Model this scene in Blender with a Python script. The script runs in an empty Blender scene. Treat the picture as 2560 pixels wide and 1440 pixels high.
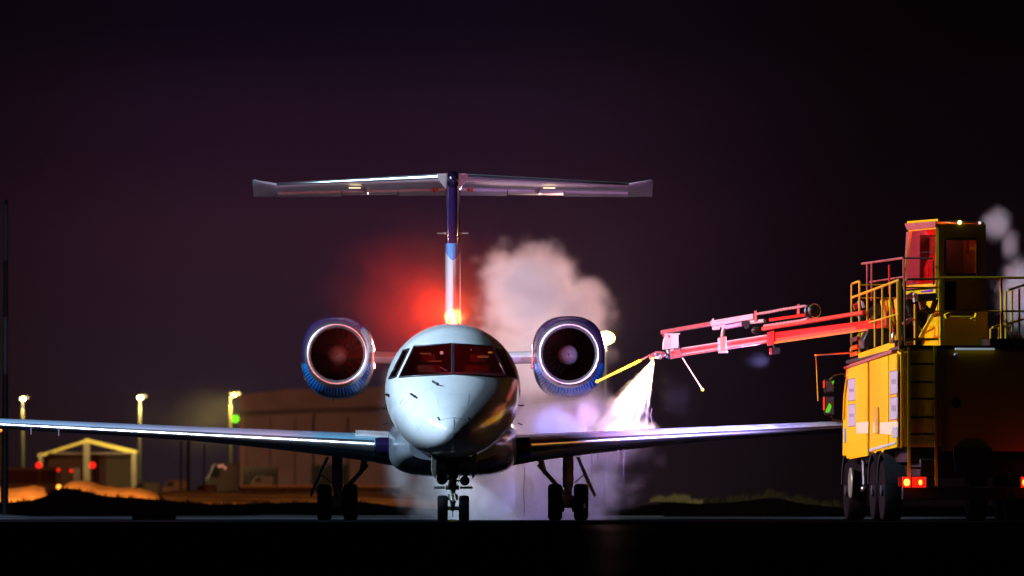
import bpy, bmesh, math, random
from mathutils import Vector, Matrix
random.seed(7)
SC = bpy.context.scene
COL = SC.collection
R = math.radians
# ------------------------------------------------------------------ camera
F = 29300.0          # focal length in pixels of the 2560 px wide photograph (a long telephoto)
D0 = 193.0           # camera to the aircraft's nose tip, metres
H = 0.25             # camera height
U0, V0 = 1132.0, 1266.0
cam_d = bpy.data.cameras.new('camera')
cam = bpy.data.objects.new('camera', cam_d); COL.objects.link(cam)
cam.location = (0, -D0, H); cam.rotation_euler = (R(90), 0, 0)
cam_d.sensor_width = 36; cam_d.lens = 36*F/2560
cam_d.shift_x = (1280-U0)/2560; cam_d.shift_y = (V0-720)/2560
cam_d.clip_start = 1; cam_d.clip_end = 6000
cam_d.dof.use_dof = True; cam_d.dof.focus_distance = 197; cam_d.dof.aperture_fstop = 4.8
SC.camera = cam
SC.render.engine = 'CYCLES'
SC.cycles.use_denoising = True
SC.cycles.max_bounces = 6; SC.cycles.diffuse_bounces = 2; SC.cycles.glossy_bounces = 3
SC.cycles.transmission_bounces = 3; SC.cycles.transparent_max_bounces = 12
SC.cycles.volume_bounces = 3; SC.cycles.volume_step_rate = 1.0; SC.cycles.volume_max_steps = 256
SC.cycles.sample_clamp_indirect = 4
SC.view_settings.view_transform = 'Standard'; SC.view_settings.look = 'None'
SC.view_settings.exposure = 0; SC.view_settings.gamma = 1; SC.view_settings.use_curve_mapping = False

# ------------------------------------------------------------------ night sky
W = bpy.data.worlds.new('World'); SC.world = W; W.use_nodes = True
nt = W.node_tree; nt.nodes.clear()
tc = nt.nodes.new('ShaderNodeTexCoord'); sp = nt.nodes.new('ShaderNodeSeparateXYZ')
nt.links.new(tc.outputs['Generated'], sp.inputs[0])
rmp = nt.nodes.new('ShaderNodeValToRGB'); cr = rmp.color_ramp; cr.interpolation = 'EASE'
mrz = nt.nodes.new('ShaderNodeMapRange'); mrz.inputs['From Max'].default_value = 0.06
nt.links.new(sp.outputs['Z'], mrz.inputs['Value']); nt.links.new(mrz.outputs[0], rmp.inputs[0])
stops = [(0.0, (.0155, .0095, .0145)), (.22, (.0170, .0082, .0175)), (.38, (.0220, .0070, .0180)), (.53, (.0120, .0040, .0140)),
         (.70, (.0018, .0010, .0058)), (1.0, (.0004, .0003, .0022))]
while len(cr.elements) < len(stops): cr.elements.new(0.5)
for e, (p, c) in zip(cr.elements, stops): e.position = p; e.color = (*c, 1)
# vignette put into the sky: brightest behind the aircraft, dimmed in azimuth
az = nt.nodes.new('ShaderNodeMath'); az.operation = 'ARCTAN2'
nt.links.new(sp.outputs['X'], az.inputs[0]); nt.links.new(sp.outputs['Y'], az.inputs[1])
a2 = nt.nodes.new('ShaderNodeMath'); a2.operation = 'ADD'; a2.inputs[1].default_value = 0.008; nt.links.new(az.outputs[0], a2.inputs[0])
a3 = nt.nodes.new('ShaderNodeMath'); a3.operation = 'ABSOLUTE'; nt.links.new(a2.outputs[0], a3.inputs[0])
mra = nt.nodes.new('ShaderNodeMapRange'); mra.interpolation_type = 'SMOOTHSTEP'
mra.inputs['From Min'].default_value = 0.008; mra.inputs['From Max'].default_value = 0.045
mra.inputs['To Min'].default_value = 1.0; mra.inputs['To Max'].default_value = 0.12
nt.links.new(a3.outputs[0], mra.inputs['Value'])
bg = nt.nodes.new('ShaderNodeBackground'); out = nt.nodes.new('ShaderNodeOutputWorld')
nt.links.new(rmp.outputs[0], bg.inputs['Color']); nt.links.new(mra.outputs[0], bg.inputs['Strength'])
nt.links.new(bg.outputs[0], out.inputs['Surface'])

# ------------------------------------------------------------------ moonlight and the big lamps
def lamp(name, kind, loc, energy, color, parent=None, aim=None, size=.1, angle=60, blend=.5, off=Vector((0, 0, 0))):
    d = bpy.data.lights.new(name, kind); d.energy = energy; d.color = color
    if kind == 'SUN': d.angle = size
    else: d.shadow_soft_size = size
    if kind == 'SPOT': d.spot_size = R(angle); d.spot_blend = blend
    o = bpy.data.objects.new(name, d); COL.objects.link(o)
    o.location = Vector(loc) - off
    if aim is not None: o.rotation_euler = (Vector(aim)-Vector(loc)).to_track_quat('-Z', 'Y').to_euler()
    if parent is not None: o.parent = parent
    return o
lamp('moon', 'SUN', (-50, -50, 80), 0.012, (.55, .7, 1), aim=(0, 0, 0), size=R(.5))
KEY = Vector((-22, 3.4, 14.5))
KEY2 = Vector((-11, -4.5, 9.5))
KEY_P, KEY_C = 60000, (.56, .77, 1.0)
KEY2_P = 4600
BEACON_P = 2300
BOOM_P, SPRAY_P = 6500, 1300

# ------------------------------------------------------------------ helpers
def P(u, v, y):
    "point at depth y (metres behind the nose tip) seen at pixel u, v of the photograph"
    s = F/(D0+y)
    return Vector(((u-U0)/s, y, H+(V0-v)/s))
def S(y): return F/(D0+y)
OFF = {}
def tag(o, label=None, cat=None, group=None, kind=None):
    if label: o['label'] = label
    if cat: o['category'] = cat
    if group: o['group'] = group
    if kind: o['kind'] = kind
    return o
def thing(name, loc, label, cat, group=None):
    o = bpy.data.objects.new(name, None); COL.objects.link(o); o.location = loc
    o.empty_display_size = .3
    OFF[o.name] = Vector(loc)
    return tag(o, label, cat, group)
class MB:
    def __init__(s): s.v = []; s.f = []
    def add(s, vs, fs):
        n = len(s.v); s.v += [Vector(p) for p in vs]; s.f += [tuple(i+n for i in f) for f in fs]; return s
    def box(s, a, b):
        x0, y0, z0 = a; x1, y1, z1 = b
        return s.add([(x0, y0, z0), (x1, y0, z0), (x1, y1, z0), (x0, y1, z0), (x0, y0, z1), (x1, y0, z1), (x1, y1, z1), (x0, y1, z1)],
                     [(0, 3, 2, 1), (4, 5, 6, 7), (0, 1, 5, 4), (1, 2, 6, 5), (2, 3, 7, 6), (3, 0, 4, 7)])
    def prism(s, poly, ext):
        "polygon extruded by a vector"
        n = len(poly); e = Vector(ext); p = [Vector(q) for q in poly]
        return s.add(p+[q+e for q in p], [tuple(range(n-1, -1, -1)), tuple(range(n, 2*n))]+[(i, (i+1) % n, n+(i+1) % n, n+i) for i in range(n)])
    def ring(s, p, d, r, n, up=None, r2=None):
        d = Vector(d).normalized(); up = up or (Vector((0, 0, 1)) if abs(d.z) < .9 else Vector((0, 1, 0)))
        a = d.cross(up).normalized(); b = a.cross(d).normalized(); r2 = r if r2 is None else r2
        return [Vector(p)+a*r*math.cos(2*math.pi*i/n)+b*r2*math.sin(2*math.pi*i/n) for i in range(n)]
    def loft(s, rings, cap0=True, cap1=True, closed=True):
        n = len(rings[0]); b = len(s.v)
        for r in rings: s.v += [Vector(p) for p in r]
        m = n if closed else n-1
        for k in range(len(rings)-1):
            for i in range(m):
                j = (i+1) % n
                s.f.append((b+k*n+i, b+k*n+j, b+(k+1)*n+j, b+(k+1)*n+i))
        if cap0: s.f.append(tuple(b+i for i in range(n-1, -1, -1)))
        if cap1: s.f.append(tuple(b+(len(rings)-1)*n+i for i in range(n)))
        return s
    def tube(s, pts, r, n=8, cap=True):
        pts = [Vector(p) for p in pts]; rs = r if isinstance(r, (list, tuple)) else [r]*len(pts); rings = []
        for i, p in enumerate(pts):
            d = (pts[min(i+1, len(pts)-1)]-pts[max(i-1, 0)])
            rings.append(s.ring(p, d, rs[i], n))
        return s.loft(rings, cap, cap)
    def bar(s, p0, p1, w, h=None, up=None):
        "rectangular bar between two points"
        p0, p1 = Vector(p0), Vector(p1); d = (p1-p0).normalized(); up = up or (Vector((0, 0, 1)) if abs(d.z) < .9 else Vector((0, 1, 0)))
        a = d.cross(up).normalized(); b = a.cross(d).normalized(); h = h or w
        c = [a*w/2+b*h/2, -a*w/2+b*h/2, -a*w/2-b*h/2, a*w/2-b*h/2]
        return s.prism([p0+q for q in c], p1-p0)
    def lathe(s, c, axis, prof, n=24, caps=True):
        "prof: (distance along axis, radius)"
        ax = Vector(axis).normalized()
        return s.loft([s.ring(Vector(c)+ax*t, ax, max(r, 1e-4), n) for t, r in prof], caps, caps)
    def ball(s, c, r, n=12, sq=(1, 1, 1)):
        rings = []
        for k in range(1, n):
            th = math.pi*k/n
            rings.append([Vector(c)+Vector((r*sq[0]*math.sin(th)*math.cos(2*math.pi*i/(2*n)), r*sq[1]*math.sin(th)*math.sin(2*math.pi*i/(2*n)), r*sq[2]*math.cos(th))) for i in range(2*n)])
        return s.loft(rings)
    def build(s, name, mat, parent=None, smooth=True, label=None, cat=None, group=None, kind=None, sharp=35, bevel=0):
        off = OFF[parent.name] if parent is not None else Vector((0, 0, 0))
        me = bpy.data.meshes.new(name)
        me.from_pydata([v-off for v in s.v], [], s.f)
        bm = bmesh.new(); bm.from_mesh(me)
        bmesh.ops.recalc_face_normals(bm, faces=bm.faces)
        bm.to_mesh(me); bm.free()
        if smooth:
            for p in me.polygons: p.use_smooth = True
            me.set_sharp_from_angle(angle=R(sharp))
        me.materials.append(mat)
        o = bpy.data.objects.new(name, me); COL.objects.link(o)
        if bevel:
            m = o.modifiers.new('bevel', 'BEVEL'); m.width = bevel; m.segments = 2; m.limit_method = 'ANGLE'
        if parent is not None: o.parent = parent
        OFF[o.name] = off
        return tag(o, label, cat, group, kind)
def copy_tree(o, parent=None):
    c = o.copy(); COL.objects.link(c); c.parent = parent
    OFF[c.name] = OFF[o.name]
    for ch in list(o.children): copy_tree(ch, c)
    return c
def hermite(tab, x):
    "smooth monotone interpolation in a table [(x, y)...]"
    n = len(tab)
    if x <= tab[0][0]: return tab[0][1]
    if x >= tab[-1][0]: return tab[-1][1]
    d = [(tab[i+1][1]-tab[i][1])/(tab[i+1][0]-tab[i][0]) for i in range(n-1)]
    m = [d[0]]+[0 if d[i-1]*d[i] <= 0 else 2*d[i-1]*d[i]/(d[i-1]+d[i]) for i in range(1, n-1)]+[d[-1]]
    for i in range(n-1):
        if x <= tab[i+1][0]:
            h = tab[i+1][0]-tab[i][0]; t = (x-tab[i][0])/h
            return ((2*t**3-3*t*t+1)*tab[i][1]+(t**3-2*t*t+t)*h*m[i]+(-2*t**3+3*t*t)*tab[i+1][1]+(t**3-t*t)*h*m[i+1])

# ------------------------------------------------------------------ materials
class N:
    "small node helper"
    def __init__(s, mat): s.t = mat.node_tree
    def new(s, typ, **kw):
        n = s.t.nodes.new(typ)
        for k, v in kw.items(): setattr(n, k, v)
        return n
    def link(s, a, b): s.t.links.new(a, b)
    def m(s, op, a, b=None, c=None, clamp=False):
        n = s.new('ShaderNodeMath', operation=op, use_clamp=clamp)
        for i, x in enumerate((a, b, c)):
            if x is None: continue
            if isinstance(x, (int, float)): n.inputs[i].default_value = x
            else: s.link(x, n.inputs[i])
        return n.outputs[0]
    def vm(s, op, a, b=None):
        n = s.new('ShaderNodeVectorMath', operation=op)
        for i, x in enumerate((a, b)):
            if x is None: continue
            if isinstance(x, (tuple, list, Vector)): n.inputs[i].default_value = x
            else: s.link(x, n.inputs[i])
        return n.outputs['Value'] if op in ('LENGTH', 'DOT_PRODUCT') else n.outputs[0]
    def noise(s, vec, scale, detail=3, rough=.5, dist=0):
        n = s.new('ShaderNodeTexNoise'); s.link(vec, n.inputs['Vector'])
        n.inputs['Scale'].default_value = scale; n.inputs['Detail'].default_value = detail; n.inputs['Roughness'].default_value = rough; n.inputs['Distortion'].default_value = dist
        return n.outputs[0]
    def mr(s, val, a, b, c=0, d=1, smooth=True):
        n = s.new('ShaderNodeMapRange'); n.interpolation_type = 'SMOOTHSTEP' if smooth else 'LINEAR'
        s.link(val, n.inputs['Value'])
        for k, x in zip(('From Min', 'From Max', 'To Min', 'To Max'), (a, b, c, d)): n.inputs[k].default_value = x
        return n.outputs[0]
    def mix(s, fac, a, b):
        n = s.new('ShaderNodeMix', data_type='RGBA')
        for k, x in ((0, fac), (6, a), (7, b)):
            if isinstance(x, (int, float)): n.inputs[k].default_value = x
            elif isinstance(x, tuple): n.inputs[k].default_value = (*x, 1) if len(x) == 3 else x
            else: s.link(x, n.inputs[k])
        return n.outputs[2]
def new_mat(name):
    m = bpy.data.materials.new(name); m.use_nodes = True
    return m, N(m), m.node_tree.nodes['Principled BSDF']
def pm(name, col, rough=.5, metal=0, var=.15, scale=6, coat=0, bump=0, spec=.5, emit=None, estr=0, dirt=None):
    m, n, b = new_mat(name)
    co = n.new('ShaderNodeTexCoord').outputs['Object']
    f = n.noise(co, scale, 3, .5)
    dark = tuple(c*(1-var) for c in col) if dirt is None else dirt
    n.link(n.mix(n.mr(f, .35, .7), col, dark), b.inputs['Base Color'])
    n.link(n.mr(n.noise(co, scale*.7, 2), .3, .7, max(rough-.03, .02), min(rough+.05, 1)), b.inputs['Roughness'])
    b.inputs['Metallic'].default_value = metal; b.inputs['Coat Weight'].default_value = coat; b.inputs['Coat Roughness'].default_value = .06
    b.inputs['Specular IOR Level'].default_value = spec
    if bump:
        bn = n.new('ShaderNodeBump'); bn.inputs['Strength'].default_value = bump; bn.inputs['Distance'].default_value = .02
        n.link(n.noise(co, scale*8, 4), bn.inputs['Height']); n.link(bn.outputs[0], b.inputs['Normal'])
    if emit: b.inputs['Emission Color'].default_value = (*emit, 1); b.inputs['Emission Strength'].default_value = estr
    return m
def em(name, col, strength):
    m, n, b = new_mat(name)
    b.inputs['Base Color'].default_value = (*[c*.3 for c in col], 1)
    b.inputs['Emission Color'].default_value = (*col, 1); b.inputs['Emission Strength'].default_value = strength
    return m
white, _n, _b = new_mat('white_paint')
_n.link(_n.mix(_n.mr(_n.noise(_n.new('ShaderNodeTexCoord').outputs['Object'], 1.2, 4), .4, .75), _n.mix(_n.mr(_n.noise(_n.vm('MULTIPLY', _n.new('ShaderNodeTexCoord').outputs['Object'], (5, 5, .7)), 2.0, 4), .52, .8), (.78, .79, .80), (.62, .64, .66)), (.68, .70, .72)), _b.inputs['Base Color'])
_b.inputs['Roughness'].default_value = .22; _b.inputs['Coat Weight'].default_value = .6; _b.inputs['Coat Roughness'].default_value = .08
belly = pm('belly_paint', (.20, .22, .25), .25, var=.25, scale=1.5, coat=.6)
bare = pm('polished_metal', (.88, .89, .91), .30, metal=1, var=.04, scale=1)
wingp = pm('wing_grey_paint', (.15, .33, .46), .30, var=.15, scale=1.2, coat=.5)
navy = pm('navy_paint', (.011, .006, .034), .15, var=.1, scale=1, coat=.8)
geargrey = pm('gear_paint', (.30, .27, .22), .4, var=.35, scale=14, bump=.15)
rubber = pm('rubber', (.006, .006, .007), .75, var=.3, scale=20, bump=.3, spec=.06)
darkm = pm('dark_metal', (.03, .03, .033), .35, metal=.3, var=.3, scale=12)
black = pm('black', (.006, .006, .007), .5, spec=.3)
steel = pm('steel', (.45, .45, .46), .3, metal=.9, var=.25, scale=15)
yellow = pm('yellow_paint', (.84, .54, .001), .5, var=.25, scale=.4, coat=0, spec=.12, dirt=(.70, .43, .002))
yrail = pm('yellow_rail', (.78, .50, .01), .4, var=.2, scale=2)
redp = pm('red_paint', (.72, .020, .006), .38, var=.2, scale=3, coat=.1)
pinkp = pm('beacon_tinted_paint', (.44, .12, .12), .35, var=.25, scale=6)  # red of the beacon light put into this paint colour
greyp = pm('light_grey_paint', (.55, .57, .6), .35, var=.15)
orangep = pm('orange_cover', (.6, .15, .03), .5)
def glass_mat(name, tint, refl=1.0):
    m = bpy.data.materials.new(name); m.use_nodes = True; n = N(m); m.node_tree.nodes.clear()
    t = n.new('ShaderNodeBsdfTransparent'); t.inputs[0].default_value = (*tint, 1)
    g = n.new('ShaderNodeBsdfGlossy'); g.inputs['Roughness'].default_value = .03; g.inputs['Color'].default_value = (refl, refl, refl, 1)
    lw = n.new('ShaderNodeLayerWeight'); lw.inputs[0].default_value = .5
    mx = n.new('ShaderNodeMixShader'); n.link(n.m('ADD', n.m('MULTIPLY', n.m('POWER', lw.outputs['Facing'], 5), .9), .04), mx.inputs[0]); n.link(t.outputs[0], mx.inputs[1]); n.link(g.outputs[0], mx.inputs[2])
    o = n.new('ShaderNodeOutputMaterial'); n.link(mx.outputs[0], o.inputs[0]); return m
cockpit_glass = glass_mat('cockpit_glass', (.80, .45, .50))
cab_glass = glass_mat('cab_glass', (.45, .40, .42))

# ================================================================== GROUND AND TERRAIN
gm, gn, gb = new_mat('asphalt')
co = gn.new('ShaderNodeTexCoord').outputs['Object']
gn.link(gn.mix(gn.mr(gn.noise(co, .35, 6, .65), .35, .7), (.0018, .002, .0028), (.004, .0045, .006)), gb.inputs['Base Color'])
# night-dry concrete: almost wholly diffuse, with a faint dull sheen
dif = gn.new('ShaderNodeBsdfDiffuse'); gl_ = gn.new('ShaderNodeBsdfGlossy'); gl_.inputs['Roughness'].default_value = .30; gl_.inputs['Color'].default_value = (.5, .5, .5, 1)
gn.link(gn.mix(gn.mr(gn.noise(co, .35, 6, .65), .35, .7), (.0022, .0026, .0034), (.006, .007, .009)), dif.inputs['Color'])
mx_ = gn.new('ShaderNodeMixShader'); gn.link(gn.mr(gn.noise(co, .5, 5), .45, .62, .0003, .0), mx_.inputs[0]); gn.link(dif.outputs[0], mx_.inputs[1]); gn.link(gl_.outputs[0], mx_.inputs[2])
gn.link(mx_.outputs[0], [n_ for n_ in gm.node_tree.nodes if n_.type == 'OUTPUT_MATERIAL'][0].inputs['Surface'])
g = MB()
ys = [-260, -60, -20, 0, 20, 45, 90, 300, 1200, 4500]
g.loft([[(-3000 if abs(y) > 1000 else -900, y, 0), (3000 if abs(y) > 1000 else 900, y, 0)] for y in ys], False, False, closed=False)
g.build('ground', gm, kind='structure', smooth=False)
lm = bpy.data.materials.new('line_paint'); lm.use_nodes = True; _n = N(lm); _n.t.nodes.clear()
_d = _n.new('ShaderNodeBsdfDiffuse'); _d.inputs['Color'].default_value = (.05, .035, .005, 1); _o = _n.new('ShaderNodeOutputMaterial'); _n.link(_d.outputs[0], _o.inputs[0])
MB().box((-.055, -105, .004), (.055, 44, .006)).build('taxiway_line', lm, kind='structure', smooth=False)
def sheet(name, u0, u1, d0, d1, prof, mat, kind='structure', du=14, rows=10, rough=0.0, seed=1, **kw):
    "terrain strip whose ridge line follows prof (list of pixel u, v); front foot at distance d0, back foot at d1"
    rnd = random.Random(seed); b = MB(); rows_ = []
    n = max(2, int((u1-u0)/du)); dm = (d0+d1)/2
    top = [hermite(prof, u0+(u1-u0)*i/n) for i in range(n+1)]
    jit = [[rnd.uniform(-1, 1) for i in range(n+1)] for r in range(rows+1)]
    for r in range(rows+1):
        t = r/rows; d = d0+(d1-d0)*t; k = math.sin(math.pi*t)**.8
        ring = []
        for i in range(n+1):
            p = P(u0+(u1-u0)*i/n, 0, d-D0); zt = H+(V0-top[i])*dm/F
            ring.append(Vector((p.x, d-D0, .0+max(zt, .02)*k+rough*jit[r][i]*k+(.012 if 0 < r < rows else -.05))))
        rows_.append(ring)
    b.loft(rows_, False, False, closed=False)
    return b.build(name, mat, kind=kind, **kw)
snow = pm('snow', (.62, .66, .72), .8, var=.35, scale=.6, bump=.5, spec=.2)
snow_thin = pm('dirty_snow', (.34, .40, .48), .95, var=.85, scale=.16, bump=.5, spec=.1)
soil = pm('dark_soil', (.012, .011, .010), .95, var=.5, scale=2, spec=.02)
sheet('snow_field', 440, 1660, 222, 300, [(440, 1302), (560, 1293), (700, 1289), (820, 1291), (1000, 1290), (1300, 1295), (1660, 1300)], snow_thin, seed=2)
sheet('snow_strip', -80, 330, 222, 290, [(-80, 1282), (20, 1287), (90, 1293), (200, 1299), (330, 1302)], snow_thin, seed=3)
sheet('snow_verge', 1600, 2700, 232, 262, [(1600, 1298), (1800, 1297), (2100, 1298), (2700, 1299)], snow_thin, seed=4)
sheet('earth_bank', -200, 1140, 320, 380, [(-200, 1262), (20, 1257), (90, 1250), (130, 1233), (155, 1222), (200, 1226), (260, 1240), (340, 1246), (420, 1253), (560, 1262), (700, 1258), (900, 1256), (1000, 1268), (1140, 1276)], soil, rough=.02, seed=5)
sheet('grass_bank', 1600, 2800, 315, 380, [(1600, 1266), (1680, 1256), (1800, 1252), (1900, 1247), (1980, 1252), (2110, 1264), (2800, 1268)], soil, rough=.03, seed=6)
# orange lit snow heaps beyond the bank
sheet('snow_heap', -200, 140, 440, 500, [(-200, 1216), (0, 1218), (40, 1221), (75, 1215), (112, 1219), (140, 1262)], snow, rough=.03, seed=8)
sheet('snow_heap', 150, 420, 440, 500, [(150, 1226), (175, 1206), (215, 1203), (250, 1213), (300, 1220), (340, 1221), (400, 1236), (420, 1264)], snow, rough=.03, seed=9)
sheet('snow_heap', 370, 1140, 460, 560, [(370, 1236), (440, 1226), (560, 1229), (700, 1234), (880, 1228), (1000, 1236), (1140, 1240)], snow_thin, rough=.04, seed=10)

# dry grass: many blades
def grass(name, mat, u0, u1, d0, d1, n, prof, h0, h1, label, seed):
    rnd = random.Random(seed); b = MB()
    ph = [rnd.uniform(0, 6) for _ in range(6)]
    wob = lambda u: .5+.5*math.sin(u*.055+ph[0])*math.sin(u*.13+ph[1])+.35*math.sin(u*.31+ph[2])*math.sin(u*.71+ph[3])
    for _ in range(n):
        u = rnd.uniform(u0, u1); d = rnd.uniform(d0, d1); s = F/d; k = max(0, min(1.2, wob(u)))*min(1, (u-u0)/25+.1, (u1-u)/25+.1)
        if rnd.random() > .25+k: continue
        base = P(u, hermite(prof, u)+4, d-D0); h = rnd.uniform(h0*.5, h0+(h1-h0)*(.15+k))/s*rnd.uniform(.5, 1); w = rnd.uniform(.004, .013)
        lean = Vector((rnd.gauss(0, .22), rnd.gauss(0, .2), 1)).normalized()*h
        a = rnd.uniform(0, math.pi); e = Vector((math.cos(a), math.sin(a), 0))*w
        b.add([base-e, base+e, base+lean*.6+e*.6, base+lean*.6-e*.6, base+lean+Vector((lean.x*.4, 0, -.05*h))], [(0, 1, 2, 3), (3, 2, 4)])
    return b.build(name, mat, smooth=False, label=label, cat='grass', kind='stuff')
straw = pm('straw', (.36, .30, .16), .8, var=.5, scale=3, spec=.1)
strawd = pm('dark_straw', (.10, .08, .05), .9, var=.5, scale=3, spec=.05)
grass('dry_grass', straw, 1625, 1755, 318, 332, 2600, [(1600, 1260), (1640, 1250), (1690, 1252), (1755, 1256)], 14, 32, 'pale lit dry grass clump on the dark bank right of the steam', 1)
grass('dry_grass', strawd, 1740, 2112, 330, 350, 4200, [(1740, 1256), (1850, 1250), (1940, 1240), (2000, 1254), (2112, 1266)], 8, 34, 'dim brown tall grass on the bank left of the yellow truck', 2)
grass('dry_grass', strawd, -40, 940, 345, 352, 5200, [(-40, 1258), (20, 1255), (90, 1248), (130, 1232), (155, 1222), (200, 1226), (260, 1240), (340, 1246), (420, 1253), (560, 1260), (700, 1257), (940, 1258)], 3, 20, 'dark grass fringe on the earth bank behind the left wing', 3)

# ================================================================== AIRLINER
jet = thing('regional_jet', (0, 14, 0), 'white twin-engined T-tail jet with blue and navy livery facing the camera head-on', 'airliner')
ZT = [(0, 1.46), (.03, 1.55), (.1, 1.64), (.25, 1.76), (.5, 1.92), (.9, 2.12), (1.3, 2.29), (1.6, 2.42), (2.0, 2.68), (2.4, 2.93), (2.9, 3.13), (3.4, 3.26), (4.2, 3.33), (20, 3.33), (24, 3.36), (27.5, 3.2)]
ZB = [(0, 1.46), (.03, 1.37), (.1, 1.30), (.25, 1.22), (.5, 1.15), (1.0, 1.09), (2.0, 1.055), (3.5, 1.05), (19, 1.05), (21, 1.25), (24, 1.95), (27.5, 2.85)]
WX = [(0, .0), (.03, .10), (.1, .19), (.25, .32), (.5, .48), (.9, .66), (1.3, .80), (1.6, .88), (2.0, .965), (2.4, 1.03), (2.9, 1.085), (3.4, 1.12), (4.2, 1.14), (19, 1.14), (21, 1.08), (24, .7), (27.5, .14)]
ZC = [(0, 1.46), (.5, 1.56), (1, 1.70), (1.5, 1.84), (2, 1.96), (3, 2.13), (4.2, 2.19), (19, 2.19), (24, 2.7), (27.5, 3.05)]
def fsec(y): return hermite(WX, y), hermite(ZC, y), hermite(ZT, y), hermite(ZB, y)
def fpt(y, th):
    w, zc, zt, zb = fsec(y); s, c = math.sin(th), math.cos(th)
    return Vector((w*c, y, zc+(s*(zt-zc) if s > 0 else s*(zc-zb))))
def inside(y, x, z):
    w, zc, zt, zb = fsec(y); a = (zt-zc) if z > zc else (zc-zb)
    return (x/max(w, 1e-4))**2+((z-zc)/max(a, 1e-4))**2-1
def on_skin(u, v, off=0.0):
    "point of the fuselage skin seen at pixel u, v"
    lo, hi = 0.0, 6.0
    for _ in range(40):
        m = (lo+hi)/2; p = P(u, v, m)
        if inside(m, p.x, p.z) > 0: lo = m
        else: hi = m
    p = P(u, v, hi)
    if off:
        e = 1e-3; g_ = Vector((inside(p.y, p.x+e, p.z)-inside(p.y, p.x-e, p.z), inside(p.y+e, p.x, p.z)-inside(p.y-e, p.x, p.z), inside(p.y, p.x, p.z+e)-inside(p.y, p.x, p.z-e)))
        p += g_.normalized()*off
    return p
mir = lambda q: [(2*1132.5-u, v) for u, v in q]
WINL = [(1036, 866.5), (1130.6, 860), (1130.6, 936), (999, 943)]      # port side as seen: left of the picture
SIDL = [(1023, 873), (1009, 876), (973, 947), (991, 942)]
WINS = [WINL, mir(WINL), SIDL, mir(SIDL)]
def inpoly(u, v, q):
    c = False; n = len(q)
    for i in range(n):
        (x1, y1), (x2, y2) = q[i], q[(i+1) % n]
        if (y1 > v) != (y2 > v) and u < (x2-x1)*(v-y1)/(y2-y1)+x1: c = not c
    return c
NS = 176
ysl = [0.004, .012, .03, .06, .1, .15, .2, .27, .35, .43, .5, .6, .7, .8, .9, 1.0, 1.1, 1.2, 1.3]
y = 1.34
while y < 3.5: ysl.append(y); y += .025
ysl += [3.6, 3.8, 4.0, 4.3, 5, 7, 9, 11, 13, 15, 17, 19, 19.7, 20.4, 21, 22, 23, 24, 25, 26, 27, 27.5]
b = MB()
rings = [[fpt(y, 2*math.pi*i/NS) for i in range(NS)] for y in ysl]
b.loft(rings)
keep = []
for f in b.f:
    if len(f) == 4:
        c = sum((b.v[i] for i in f), Vector())/4
        if 1.3 < c.y < 3.4 and c.z > 2.2:
            s = S(c.y); u, v = U0+c.x*s, V0-(c.z-H)*s
            if any(inpoly(u, v, q) for q in WINS): continue
    keep.append(f)
b.f = keep
fus = b.build('fuselage', white, jet, sharp=60)
def patch(q, off, nu=18, nv=12):
    b = MB(); rows = []
    for j in range(nv+1):
        t = j/nv; row = []
        for i in range(nu+1):
            s = i/nu
            ua = q[0][0]*(1-s)+q[1][0]*s; va = q[0][1]*(1-s)+q[1][1]*s
            ub = q[3][0]*(1-s)+q[2][0]*s; vb = q[3][1]*(1-s)+q[2][1]*s
            row.append(on_skin(ua*(1-t)+ub*t, va*(1-t)+vb*t, off))
        rows.append(row)
    b.loft(rows, False, False, closed=False); return b
frame_m = pm('window_frame', (.035, .022, .028), .35, var=.2)
for k, q in enumerate(WINS):
    w_ = patch(q, .004).build('window', cockpit_glass, jet)
    fr = MB(); pts = []
    for i in range(4):
        (a0, a1), (b0, b1) = q[i], q[(i+1) % 4]
        for t in range(10): pts.append(on_skin(a0+(b0-a0)*t/10, a1+(b1-a1)*t/10, .004))
    pts.append(pts[0])
    fr.tube(pts, .017, 6); fr.build('window_frame', frame_m, w_)
# marks on the nose
def skin_line(pts, r, name, mat, off=.001, parent=jet):
    P_ = []
    for (a, b_) in zip(pts[:-1], pts[1:]):
        for t in range(8): P_.append(on_skin(a[0]+(b_[0]-a[0])*t/8, a[1]+(b_[1]-a[1])*t/8, off))
    P_.append(on_skin(*pts[-1], off))
    return MB().tube(P_, r, 6).build(name, mat, parent)
seam = pm('seam', (.18, .2, .23), .6)
rad = skin_line([(1082, 1071), (1096, 1054), (1112, 1047), (1134, 1044), (1156, 1047), (1172, 1054), (1186, 1071)], .0022, 'radome_seam', seam)
skin_line([(1134.5, 1044), (1135, 1074)], .0035, 'lightning_strip', seam)
skin_line([(1000, 1010), (1008, 996)], .006, 'static_port', seam); skin_line([(1265, 1010), (1257, 996)], .006, 'static_port', seam)
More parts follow.
